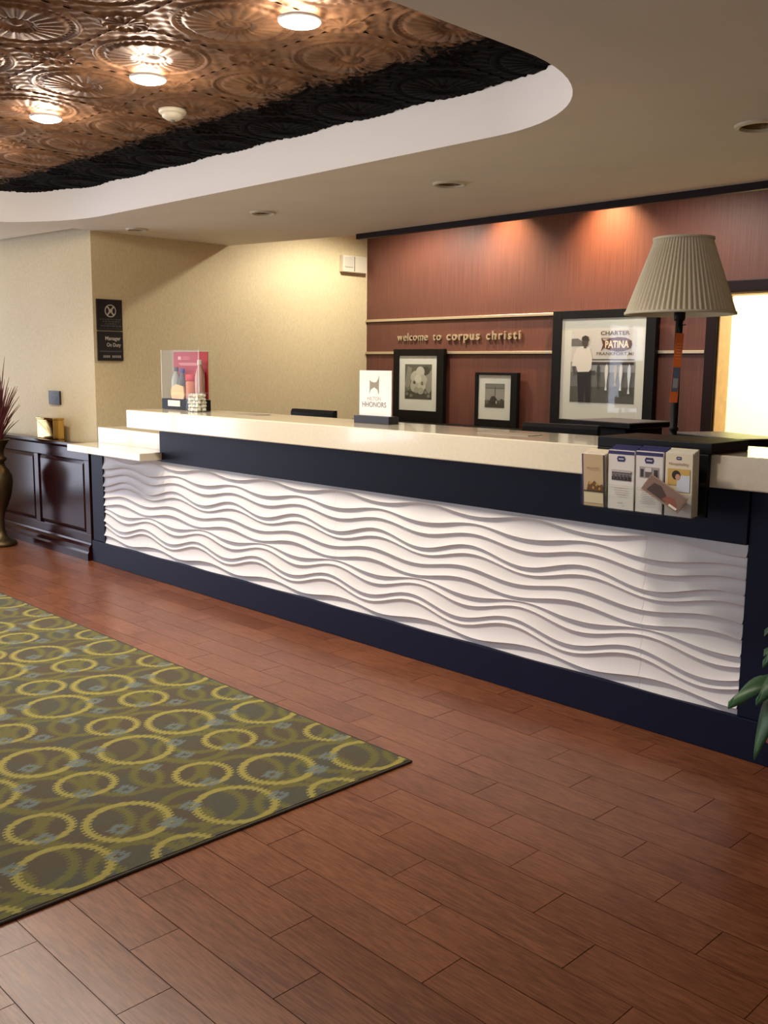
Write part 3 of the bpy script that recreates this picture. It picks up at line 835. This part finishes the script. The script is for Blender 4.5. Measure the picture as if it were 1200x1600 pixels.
def draw_big(P, w, h):
    P.rect(0, 0, w, h, (214, 212, 204)); P.rect(0, 0, w, h * .44, (112, 114, 110)); P.rect(0, 0, w, h * .22, (84, 86, 78))
    P.rect(0, h * .42, w, h * .56, (150, 154, 156))
    P.poly([(0, h * .78), (0, h * .88), (w * .1, h * .885), (w * .22, h * .82), (w * .22, h * .78)], (112, 112, 110))
    P.rect(w * .30, h * .52, w * .98, h * .56, (56, 52, 50)); P.rect(w * .30, h * .585, w * .98, h * .60, (70, 66, 62))
    P.rect(w * .31, h * .38, w * .40, h * .44, (70, 70, 68))
    # sign texts
    P.text('CHARTER', w * .46, h * .925, w * .44, h * .055, (84, 66, 48), .02)
    P.rect(w * .47, h * .875, w * .66, h * .888, (140, 128, 110))
    fx = w * .49; fy = h * .80
    ol = [(-.02, .085), (.03, .05), (.14, .085), (.26, .095), (.36, .085), (.44, .045), (.455, .0), (.43, -.05), (.33, -.09), (.22, -.095), (.10, -.07), (.03, -.045), (-.02, -.10), (.012, -.005)]
    P.poly([(fx + a * w, fy + b * h) for a, b in ol], (96, 46, 30))
    P.text('PATiNA', fx + .045 * w, fy - .05 * h, w * .36, h * .10, (246, 232, 196), .035)
    P.text('FRANKFORT,MI', w * .41, h * .645, w * .56, h * .05, (96, 78, 62), .01)
    # man in white shirt and dark trousers
    P.poly([(w * .15, 0), (w * .13, h * .2), (w * .11, h * .44), (w * .33, h * .44), (w * .335, h * .2), (w * .33, 0), (w * .26, 0), (w * .245, h * .27), (w * .225, 0)], (26, 27, 34))
    P.poly([(w * .02, h * .50), (w * .05, h * .66), (w * .10, h * .755), (w * .17, h * .775), (w * .24, h * .775), (w * .30, h * .745), (w * .345, h * .60), (w * .335, h * .47), (w * .30, h * .425), (w * .12, h * .42), (w * .09, h * .50)], (232, 228, 216))
    P.poly([(w * .03, h * .50), (w * .075, h * .50), (w * .085, h * .42), (w * .06, h * .36), (w * .045, h * .42)], (92, 80, 72))
    P.disc(w * .225, h * .84, w * .05, h * .075, (78, 66, 58), 16)
    P.poly([(w * .165, h * .86), (w * .175, h * .905), (w * .225, h * .925), (w * .275, h * .905), (w * .29, h * .85)], (52, 48, 46))
    P.rect(w * .205, h * .75, w * .25, h * .78, (86, 72, 64))
    for x, L, c in ((.45, .34, (62, 62, 58)), (.575, .36, (212, 214, 212)), (.715, .30, (196, 198, 196)), (.795, .36, (222, 226, 226)), (.92, .40, (206, 216, 228))):
        fish(P, w * x, h * .535, h * L, w * .045, c)
def draw_mid(P, w, h):
    P.rect(0, 0, w, h, (96, 96, 82)); P.rect(0, 0, w, h * .22, (68, 66, 54))
    P.poly([(0, h * .4), (w * .10, h * .95), (w * .26, h * .9), (w * .22, h * .5), (w * .12, h * .25)], (140, 140, 124))
    P.poly([(w * .75, h * .35), (w * .80, h * .70), (w, h * .85), (w, h * .3), (w * .9, h * .15)], (148, 148, 132))
    P.disc(w * .78, h * .82, w * .16, h * .12, (66, 66, 56), 16)
    for a, b, r1, r2, c in ((.42, .62, .20, .20, 186), (.58, .78, .16, .16, 196), (.55, .40, .24, .20, 190), (.36, .38, .15, .18, 176), (.68, .55, .16, .16, 182), (.50, .58, .13, .12, 206), (.60, .24, .12, .10, 160), (.44, .26, .09, .09, 150)):
        P.disc(w * a, h * b, w * r1, h * r2, (c, c, c - 18), 14)
    P.disc(w * .37, h * .48, w * .05, h * .05, (92, 84, 70), 10); P.disc(w * .66, h * .46, w * .04, h * .06, (110, 102, 88), 10)
    for a, b in ((.1, .15), (.25, .1), (.8, .2), (.9, .1), (.15, .3)): P.disc(w * a, h * b, w * .06, h * .05, (122, 122, 104), 10)
def draw_small(P, w, h):
    P.rect(0, 0, w, h, (150, 150, 140)); P.rect(0, h * .80, w, h, (128, 128, 122)); P.rect(0, h * .79, w, h * .82, (92, 90, 84))
    P.rect(0, 0, w, h * .30, (84, 80, 66)); P.rect(0, 0, w, h * .12, (62, 58, 46))
    P.poly([(w * .2, h * .12), (w * .25, h * .3), (w * .33, h * .46), (w * .48, h * .48), (w * .6, h * .38), (w * .72, h * .14)], (50, 46, 40))
    P.rect(w * .515, h * .45, w * .535, h * .90, (70, 68, 62)); P.disc(w * .6, h * .22, w * .035, h * .07, (190, 186, 170), 10)
    P.rect(w * .08, h * .15, w * .13, h * .34, (120, 116, 100)); P.rect(w * .8, h * .14, w * .95, h * .36, (70, 66, 54))
picture('large black-framed photo of a man beside hanging fish on the brown wall', -4.775, -3.84, .985, 1.948, .08, -4.69, -3.925, 1.088, 1.885, -4.594, -4.006, 1.228, 1.795, draw_big)
picture('medium black-framed photo of a white flower below the lettering', -6.60, -5.96, .985, 1.655, .08, -6.53, -6.045, 1.09, 1.594, -6.455, -6.112, 1.195, 1.516, draw_mid)
picture('small black-framed photo of a boat, lowest of the three pictures', -5.585, -5.12, .985, 1.452, .04, -5.552, -5.19, 1.048, 1.430, -5.477, -5.262, 1.152, 1.357, draw_small)

# ================================================================== THINGS ON THE COUNTER
ZC = 1.19
# brochure rack: black plate on the counter with a front board hanging over the edge
rk = thing('brochure_rack', 'black brochure rack hung over the front edge of the counter', 'rack', (-1.93, 3.5, ZC)); of = (-1.93, 3.5, ZC)
MB(of).box(-2.177, -1.690, 3.325, 3.62, ZC, 1.232, .003).build('top_plate', M_BLACK, rk)
MB(of).box(-2.177, -1.700, 3.325, 3.346, .955, ZC, .003).build('front_board', M_BLACK, rk)
MB(of).box(-2.177, -1.700, 3.215, 3.325, .955, .963, .001).build('shelf', M_ACRYL, rk)
MB(of).box(-2.177, -1.700, 3.213, 3.2155, .955, 1.05).build('front_sheet', M_ACRYL, rk)
for x in (-2.177, -2.06, -1.94, -1.82, -1.702): MB(of).box(x - .001, x + .001, 3.2155, 3.325, .963, 1.09).build('divider', M_ACRYL, rk)
NAVYP = (44, 40, 92)
def brochure(name, label, x, w, h, n, draw, lean, th=.012, yb=3.235, side=(214, 204, 186), zr=0.0):
    t = thing(name, label, 'brochure', (x, yb, .964), 'brochure stacks in the black rack')
    t.rotation_euler = (-lean, 0, zr)
    # folded leaflets: several thin sheets
    for i in range(n):
        y = i * th
        MB().box(-w / 2, w / 2, y, y + th * .8, 0, h + i * .004 + random.uniform(0, .003)).build('leaflet', flat_mat(side if i else (236, 230, 222)), t)
    P = Print((-w / 2, 0, 0), (1, 0, 0), (0, 0, 1)); draw(P, w, h); P.build('print', t)
    return t
def emblem(P, cx, cy, s):
    P.poly([(cx - s, cy), (cx - s * .75, cy + s * .55), (cx + s * .75, cy + s * .55), (cx + s, cy), (cx + s * .75, cy - s * .55), (cx - s * .75, cy - s * .55)], NAVYP)
    P.rect(cx - s * .6, cy - s * .12, cx + s * .6, cy + s * .12, (196, 190, 200))
def lines(P, x0, x1, ys, c=(168, 160, 156), hh=.002):
    for y in ys:
        a = random.uniform(0, .25) * (x1 - x0) / 2; P.rect(x0 + a, y, x1 - a, y + hh, c)
def br1(P, w, h):
    P.rect(0, 0, w, h, (196, 170, 130)); P.rect(0, 0, w * .06, h, (70, 62, 110)); P.rect(w * .93, 0, w, h, (54, 42, 40))
    P.rect(w * .08, h * .06, w * .92, h * .26, (224, 208, 170)); P.rect(w * .06, h * .28, w * .93, h * .30, (50, 40, 36))
    P.poly([(w * .2, h * .30), (w * .3, h * .48), (w * .4, h * .42), (w * .55, h * .50), (w * .7, h * .40), (w * .9, h * .44), (w * .92, h * .30)], (112, 76, 40))
    for a, b in ((.35, .44), (.5, .36), (.65, .42), (.78, .35)): P.disc(w * a, h * b, w * .05, h * .03, (198, 148, 60), 8)
    P.text('Beautiful', w * .25, h * .72, w * .5, h * .04, (150, 108, 84))
def br2(P, w, h):
    P.rect(0, 0, w, h, (222, 216, 208)); P.rect(0, h * .94, w, h, NAVYP); emblem(P, w * .5, h * .865, .019)
    P.rect(w * .14, h * .50, w * .90, h * .66, (120, 112, 108)); P.rect(w * .14, h * .50, w * .90, h * .56, (52, 44, 42))
    for i in range(5): P.rect(w * (.2 + i * .14), h * .52, w * (.26 + i * .14), h * .60, (82, 74, 72))
    P.rect(w * .14, h * .64, w * .90, h * .68, (186, 176, 170))
    P.rect(0, h * .405, w, h * .412, (190, 182, 174)); lines(P, w * .25, w * .8, [h * (.36 - .035 * i) for i in range(4)]); P.text('visit', w * .42, h * .10, w * .2, h * .035, (140, 130, 128))
def br3(P, w, h):
    P.rect(0, 0, w, h, (222, 216, 208)); P.rect(0, h * .94, w, h, NAVYP); emblem(P, w * .5, h * .865, .02)
    P.rect(w * .14, h * .58, w * .86, h * .76, (168, 158, 152))
    for a, b, c in ((.18, .30, 60), (.36, .60, 92), (.68, .82, 58)): P.rect(w * a, h * .59, w * b, h * .72, (c, c - 6, c - 8))
    P.rect(w * .36, h * .68, w * .6, h * .75, (212, 204, 198))
    lines(P, w * .3, w * .75, [h * (.50 - .03 * i) for i in range(2)])
    P.rect(0, h * .405, w, h * .412, (190, 182, 174)); lines(P, w * .2, w * .8, [h * (.36 - .03 * i) for i in range(8)])
def br4(P, w, h):
    P.rect(0, 0, w, h, (226, 214, 184)); P.rect(0, h * .0, w, h * .36, (214, 204, 192)); emblem(P, w * .5, h * .925, .011)
    P.text('Hospitality', w * .14, h * .80, w * .72, h * .06, (150, 116, 84)); P.rect(w * .1, h * .50, w * .92, h * .76, (206, 168, 88)); P.rect(w * .45, h * .40, w * .92, h * .66, (206, 214, 220))
    P.disc(w * .42, h * .66, w * .16, h * .075, (38, 26, 22), 14); P.disc(w * .48, h * .63, w * .09, h * .05, (206, 150, 120), 12)
    lines(P, w * .18, w * .8, [h * (.24 - .03 * i) for i in range(5)])
brochure('brochure_stack', 'tan brochures with dark blue spine, leftmost pocket of the rack', -2.122, .102, .205, 4, br1, -.10, side=(228, 214, 188), zr=.03)
brochure('brochure_stack', 'white brochures with navy emblem and lobby photo, second pocket', -2.002, .112, .225, 5, br2, -.05, side=NAVYP)
brochure('brochure_stack', 'white brochures with navy emblem and dining photo, third pocket', -1.882, .112, .228, 5, br3, -.05, side=NAVYP)
brochure('brochure_stack', 'cream and gold brochures with a seated woman, rightmost pocket', -1.762, .108, .232, 4, br4, -.05, side=(220, 212, 190))
fl = thing('brochure', 'loose brown photo leaflet flopped diagonally across the rightmost brochures', 'brochure', (-1.80, 3.196, 1.045))
fl.rotation_euler = (-.35, math.radians(27), 0)
MB().box(-.085, .085, -.004, 0, -.030, .036).build('sheet', flat_mat((146, 122, 104)), fl)
P = Print((-.085, -.004, -.030), (1, 0, 0), (0, 0, 1)); P.rect(.004, .004, .166, .062, (124, 96, 82))
P.poly([(.02, .01), (.03, .045), (.06, .05), (.10, .03), (.11, .008)], (58, 34, 28)); P.poly([(.09, .012), (.10, .03), (.13, .038), (.155, .02), (.15, .008)], (132, 70, 50)); P.rect(.125, .006, .16, .014, (226, 216, 204)); P.build('print', fl)

# table lamp
LX, LY, LZ = -2.080, 3.745, 1.19
lp = thing('table_lamp', 'tall black table lamp with cream pleated shade, unlit, on the counter', 'lamp', (LX, LY, LZ))
MB().lathe([(.085, 0), (.085, .008), (.075, .014), (.03, .022), (.016, .03), (.014, .05), (.020, .055), (.020, .065), (.0160, .07), (.0150, .505), (.021, .507), (.023, .52), (.023, .55), (.016, .555), (.010, .56), (.010, .60)], n=28).build('stand', M_BLACK, lp, True)
# pleated shade
def shade():
    n = 64 * 6; zb, zt, rb, rt = .535, .834, .221, .119
    vs = []; fs = []
    def ring(z, r, amp, dr=0):
        b = len(vs)
        for i in range(n):
            a = 2 * PI * i / n; w = (1 - abs(math.cos(32 * a)) ** 1.5) * amp
            rr_ = r - w + dr; vs.append((rr_ * math.cos(a), rr_ * math.sin(a), z))
        return b
    rs = []
    for q in range(9):
        t_ = q / 8; rs.append(ring(zb + .006 + (zt - zb - .012) * t_, rb + (rt - rb) * t_, .010 - .004 * t_))
    inner = [ring(zt, rt, 0, -.014), ring(zb, rb, 0, -.014)]
    seq = [ring(zb, rb, 0, .001)] + rs + [ring(zt, rt, 0, .001)] + inner
    seq.append(seq[0])
    for a, b in zip(seq, seq[1:]):
        for i in range(n):
            j = (i + 1) % n; fs.append((a + i, a + j, b + j, b + i))
    me = bpy.data.meshes.new('shade'); me.from_pydata(vs, [], fs); me.update()
    bm = bmesh.new(); bm.from_mesh(me); bmesh.ops.recalc_face_normals(bm, faces=bm.faces); bm.to_mesh(me); bm.free()
    return smooth_by_angle(link('shade', me, M_SHADE, lp), 60)
sh = shade()
for z, r in ((.531, .222), (.830, .120)):
    MB().lathe([(r - .004, z), (r + .003, z), (r + .003, z + .010), (r - .004, z + .010), (r - .004, z)], n=64, cap=False).build('band', M_SHADE, sh, True)
m = MB()
for k in range(3):
    a = 2 * PI * k / 3; m.tube([(0, 0, .790), (.115 * math.cos(a), .115 * math.sin(a), .825)], .002, 6)
m.tube([(0, 0, .59), (0, 0, .82)], .004, 8)
m.build('harp', M_BLACK, sh)
# orange tag tied to the stand
tg = thing('hang_tag', 'long orange hang tag tied to the lamp stand', 'tag', (LX + .020, LY - .024, LZ + .475))
tg.rotation_euler = (0, math.radians(2.5), math.radians(40))
MB().box(-.016, .016, -.0015, 0, -.305, -.02).build('card', M_ORANGE, tg)
P = Print((-.016, -.0015, -.305), (1, 0, 0), (0, 0, 1)); P.rect(.002, .045, .030, .145, (84, 92, 112)); P.rect(.006, .06, .026, .10, (150, 150, 150)); lines(P, .005, .028, [.18 + .012 * i for i in range(6)], (232, 170, 120)); P.build('print', tg)
MB().tube([(0, -.001, -.022), (-.006, .004, .0), (.004, .01, .012), (.022, .006, .016)], .002, 6).build('tie', M_BLACK, tg)

# welcome card holder
hh = thing('card_holder', 'white card lettered HILTON HHONORS in a dark wood stand', 'sign', (-3.80, 3.665, ZC)); of = (-3.80, 3.665, ZC)
MB(of).box(-3.945, -3.672, 3.628, 3.702, ZC, 1.232, .003).build('stand', mat('dark_blue_wood', srgb(34, 34, 46), .4), hh)
MB(of).box(-3.932, -3.684, 3.658, 3.664, 1.232, 1.474).build('card', M_WHITE, hh)
P = Print((-3.932, 3.658, 1.232), (1, 0, 0), (0, 0, 1), of); w, h = .248, .242
cx = w * .47; b = h * .70
P.poly([(cx - .037, b - .055), (cx - .028, b - .030), (cx, b - .017), (cx + .026, b - .030), (cx + .033, b - .052), (cx + .038, b - .052), (cx + .036, b), (cx + .038, b + .05), (cx + .032, b + .03), (cx + .018, b + .012), (cx, b + .008), (cx - .022, b + .013), (cx - .037, b + .022), (cx - .035, b)], (150, 142, 124))
P.text('HILTON', w * .26, h * .335, w * .42, h * .085, (172, 158, 146), -.01); P.text('HHONORS', w * .10, h * .19, w * .75, h * .115, (128, 120, 116), 0.0)
P.build('print', hh)

# acrylic snack display
BX0, BX1, BY0, BY1 = -5.93, -5.47, 3.645, 3.735
db = thing('display_case', 'tall clear acrylic display case with red back card on the counter', 'display case', (-5.70, 3.69, ZC)); of = (-5.70, 3.69, ZC)
MB(of).box(BX0, BX1, BY0, BY1, ZC, 1.262, .002).build('base', M_BLACK, db)
t_ = .004
MB(of).box(BX0, BX1, BY0, BY0 + t_, 1.262, 1.588).build('front_pane', M_ACRYL, db)
MB(of).box(BX0, BX1, BY1 - t_, BY1, 1.262, 1.588).build('back_pane', M_ACRYL, db)
for x in (BX0, BX1 - t_): MB(of).box(x, x + t_, BY0 + t_, BY1 - t_, 1.262, 1.588).build('side_pane', M_ACRYL, db)
MB(of).box(BX0, BX1, BY0, BY1, 1.588, 1.592).build('lid_pane', M_ACRYL, db)
for x in (BX0, BX1 - .003):
    MB(of).box(x, x + .003, BY0 - .0005, BY0 + .003, 1.262, 1.592).build('polished_edge', M_ACEDGE, db)
MB(of).box(-5.90, -5.485, BY1 - .010, BY1 - .006, 1.264, 1.580).build('back_card', flat_mat((176, 30, 36)), db)
P = Print((-5.90, BY1 - .010, 1.264), (1, 0, 0), (0, 0, 1), of)
P.rect(.06, .262, .075, .285, (232, 180, 176)); P.rect(.08, .262, .095, .285, (232, 180, 176)); lines(P, .11, .21, [.265, .278], (214, 120, 116), .005); lines(P, .06, .33, [.225, .235], (226, 150, 140), .006); P.build('print', db)
MB(of).box(-5.85, -5.70, BY0 - .003, BY0 - .0005, ZC + .022, ZC + .062).build('label', flat_mat((236, 226, 212)), db)
def bottle(name, label, x, h, r, body, cap, capm, cat='bottle', z=1.262, y=3.69):
    t = thing(name, label, cat, (x, y, z), 'snacks and bottles in the display case')
    MB().lathe([(r * .9, 0), (r, .006), (r, h * .55), (r * .9, h * .66), (r * .45, h * .82), (r * .42, h * .88)], n=20).build('body', body, t, True)
    MB().lathe([(r * .50, h * .87), (r * .52, h * .88), (r * .52, h * .985), (r * .46, h)], n=20).build('cap', capm, t, True)
    return t
M_CLEARB = mat('pale_clear_plastic', srgb(176, 176, 168), .15)
bottle('bottle', 'grey capped small clear bottle at the left of the display case', -5.815, .215, .032, M_CLEARB, None, M_GREYPL)
bottle('bottle', 'small bottle with blue and green cap in the display case', -5.735, .205, .030, M_GREYPL, None, mat('blue_cap', srgb(52, 74, 160), .4))
bottle('bottle', 'tall clear water bottle at the right of the display case', -5.525, .265, .034, mat('pale_pink_clear', srgb(196, 150, 142), .15), None, mat('white_cap', srgb(224, 206, 200), .4))
t = thing('snack_jar', 'squat orange jar with red lid in the display case', 'jar', (-5.625, 3.69, 1.262), 'snacks and bottles in the display case')
MB().lathe([(.036, 0), (.040, .008), (.040, .11), (.036, .125)], n=22).build('body', mat('orange_snack', srgb(206, 120, 70), .4), t, True)
MB().lathe([(.041, .125), (.042, .13), (.042, .165), (.038, .168)], n=22).build('lid', mat('red_lid', srgb(206, 40, 40), .4), t, True)
t = thing('snack_bag', 'small yellow snack bag lying low in the display case', 'snack', (-5.745, 3.668, 1.262), 'snacks and bottles in the display case')
m = MB(); m.prism([(-.075, 0), (.065, 0), (.078, .03), (.062, .085), (-.02, .10), (-.08, .075), (-.088, .03)], 'y', -.012, .0); m.build('pouch', mat('yellow_bag', srgb(214, 164, 76), .35, noise=.2, scale=30), t)
MB().box(-.08, .07, -.0135, -.0125, .028, .045).build('stripe', mat('bag_stripe', srgb(236, 180, 90), .4), t)
# clear box of wrapped mints in front
mx = thing('mint_box', 'small clear box full of white wrapped mints before the display case', 'box', (-5.415, 3.59, ZC)); of = (-5.415, 3.59, ZC)
m = MB(of); a, b, c, d = -5.482, -5.352, 3.548, 3.636
m.box(a, b, c, c + .003, ZC, 1.315); m.box(a, b, d - .003, d, ZC, 1.315); m.box(a, a + .003, c + .003, d - .003, ZC, 1.315); m.box(b - .003, b, c + .003, d - .003, ZC, 1.315); m.box(a + .003, b - .003, c + .003, d - .003, ZC, ZC + .003)
m.build('case', M_ACRYL, mx)
random.seed(11)
for k in range(5):
    for i in range(4):
        for j in range(2):
            cx_ = a + .020 + i * .030 + random.uniform(-.003, .003); cy_ = c + .022 + j * .042; cz_ = ZC + .015 + k * .0225
            mo = MB(); mo.prism([(-.014, -.004), (-.009, -.009), (.008, -.009), (.014, -.002), (.012, .007), (.0, .010), (-.012, .006)], 'y', -.012, .012)
            o = mo.build('mint', flat_mat(((238, 234, 220), (226, 218, 200), (206, 200, 186))[random.randrange(3)]), None, False, (cx_, cy_, cz_))
            o.rotation_euler = (random.uniform(-.4, .4), random.uniform(-.5, .5), random.uniform(-.5, .5))
            tag(o, 'white wrapped mint in the small clear box on the counter', 'mint', 'wrapped mints in the clear box')

# two thin grey rectangles lying on the stone top
t = tag(MB((-2.84, 3.60, ZC)).box(-2.99, -2.69, 3.545, 3.655, ZC, ZC + .003, .001).build('grey_patch', flat_mat((158, 146, 128)), None, loc=(-2.84, 3.60, ZC)), 'flat grey pad on the counter left of the brochure rack', 'patch')
t = tag(MB((-4.92, 3.68, ZC)).box(-5.03, -4.83, 3.62, 3.74, ZC, ZC + .003, .001).build('grey_patch', flat_mat((148, 136, 116)), None, loc=(-4.92, 3.68, ZC)), 'flat grey pad at the far part of the counter', 'patch')

# monitors behind the counter
def upright_monitor(label, x, y, w, ztop, yaw=0):
    t = thing('monitor', label, 'monitor', (x, y, .76), 'monitors behind the counter'); t.rotation_euler = (0, 0, yaw)
    H = ztop - .76
    m = MB(); m.prism([(-.02, H - .30), (.02, H - .30), (.02, H), (-.008, H), (-.02, H - .02)], 'x', -w / 2, w / 2); m.build('housing', M_BLACK, t)
    MB().box(-w / 2 + .015, w / 2 - .015, .02, .022, H - .285, H - .015).build('screen', M_GREYPL, t)
    MB().box(-.03, .03, -.02, .01, 0.01, H - .28).build('neck', M_BLACK, t); MB().lathe([(.11, 0), (.11, .01), (.1, .014)], n=24).build('foot', M_BLACK, t)
upright_monitor('black monitor edge rising behind the counter below the cream wall', -5.08, 4.30, .44, 1.200)
upright_monitor('dark monitor edge behind the counter before the large fish picture', -3.07, 4.33, .45, 1.201, .12)
def laid_monitor(label, cx_, cy_, w, d, yaw, z):
    t = thing('monitor', label, 'monitor', (cx_, cy_, .76), 'monitors behind the counter'); t.rotation_euler = (0, 0, yaw); H = z - .76
    MB().box(-w / 2, w / 2, -d / 2, d / 2, H - .03, H, .004).build('housing', M_BLACK, t)
    MB().box(-w / 2 + .018, w / 2 - .018, -d / 2 + .018, d / 2 - .018, H, H + .0015).build('screen', mat('screen_grey', srgb(104, 98, 96), .35), t)
    MB().box(-.05, .05, -.05, .05, .015, H - .03).build('neck', M_BLACK, t); MB().box(-.13, .13, -.10, .10, 0, .015, .004).build('foot', M_BLACK, t)
    MB().box(-w / 2 + .05, w / 2 - .05, -d / 2 + .03, d / 2 - .05, H - .085, H - .03, .006).build('rear_case', M_BLACK, t)
laid_monitor('flat tilted-back monitor behind the counter left of the lamp', -2.95, 4.73, .44, .40, -.12, 1.212)
laid_monitor('flat tilted-back monitor behind the counter right of the lamp', -2.06, 4.21, .50, .29, -.48, 1.203)

# ================================================================== RUG AND PLANT
rg = thing('area_rug', 'large green-brown rug patterned with interlocking gold rings', 'rug', (-4.77, .83, 0)); of = (-4.77, .83, 0)
MB(of).box(RUG[0] + .012, RUG[1] - .012, RUG[2] + .012, RUG[3] - .012, 0.0, .010).build('pile', M_RUG, rg)
m = MB(of)
m.box(RUG[0], RUG[1], RUG[2], RUG[2] + .012, 0, .009, .003); m.box(RUG[0], RUG[1], RUG[3] - .012, RUG[3], 0, .009, .003)
m.box(RUG[0], RUG[0] + .012, RUG[2] + .012, RUG[3] - .012, 0, .009, .003); m.box(RUG[1] - .012, RUG[1], RUG[2] + .012, RUG[3] - .012, 0, .009, .003)
m.build('binding', M_CARPETEDGE, rg)

PXc, PYc = -1.19, 3.22
pp = thing('potted_plant', 'leafy green plant in a rose clay pot at the right edge', 'plant', (PXc, PYc, 0))
MB().lathe([(.105, 0), (.11, .01), (.165, .27), (.19, .275), (.193, .325), (.185, .33), (.165, .33), (.155, .29), (.0005, .285)], n=44).build('pot', M_POT, pp, True)
def leaf(base, tip, width, droop, up=.05):
    base = Vector(base); tip = Vector(tip); d = tip - base; side = Vector((-d.y, d.x, 0)).normalized()
    n = 12; rows = []
    bm = bmesh.new()
    for i in range(n + 1):
        t_ = i / n
        p = base + d * t_ + Vector((0, 0, up * math.sin(PI * t_) - droop * t_ * t_))
        w_ = width * (math.sin(PI * min(1, .08 + .92 * t_ ** .8)) ** .8) if t_ < 1 else 0.0
        row = []
        for k in (-1, -.5, 0, .5, 1):
            row.append(bm.verts.new(p + side * w_ * k + Vector((0, 0, -.02 * abs(k) + .004 * math.sin(9 * t_ + 3 * k)))))
        rows.append(row)
    for a_, b_ in zip(rows, rows[1:]):
        for k in range(4): bm.faces.new((a_[k], a_[k + 1], b_[k + 1], b_[k]))
    me = bpy.data.meshes.new('leaf'); bm.to_mesh(me); bm.free()
    o = link('leaf', me, M_LEAF, pp)
    for p in me.polygons: p.use_smooth = True
    sm = o.modifiers.new('thick', 'SOLIDIFY'); sm.thickness = .0025
    MB().tube([(0, 0, .28), tuple(base * .6 + Vector((0, 0, .12))), tuple(base)], .004, 6).build('leaf_stalk', M_LEAF, pp)
# view-left direction of the plant is roughly (-.70,-.71)
L = Vector((-.70, -.715, 0)); F = Vector((.70, -.70, 0))
leaf(tuple(L * .10 + Vector((0, 0, .50))), tuple(L * .32 + F * .02 + Vector((0, 0, .43))), .058, .02, .03)
leaf(tuple(L * .14 + F * .06 + Vector((0, 0, .45))), tuple(L * .25 + F * .09 + Vector((0, 0, .32))), .05, .06, .06)
leaf(tuple(L * .06 + F * .06 + Vector((0, 0, .52))), tuple(L * .26 + F * .10 + Vector((0, 0, .50))), .062, .05)
leaf(tuple(L * .05 + F * .10 + Vector((0, 0, .47))), tuple(L * .19 + F * .22 + Vector((0, 0, .40))), .055, .06)
leaf(tuple(L * .04 + Vector((0, 0, .55))), tuple(L * .20 + F * -.02 + Vector((0, 0, .60))), .05, .06)
random.seed(5)
for i in range(16):
    a = random.uniform(0, 2 * PI); dv = Vector((math.cos(a), math.sin(a), 0))
    if dv.dot(L) > .55 or dv.y > .75: continue
    leaf(tuple(dv * .06 + Vector((0, 0, random.uniform(.42, .56)))), tuple(dv * random.uniform(.2, .26) + Vector((0, 0, random.uniform(.42, .66)))), .045, random.uniform(.03, .12))
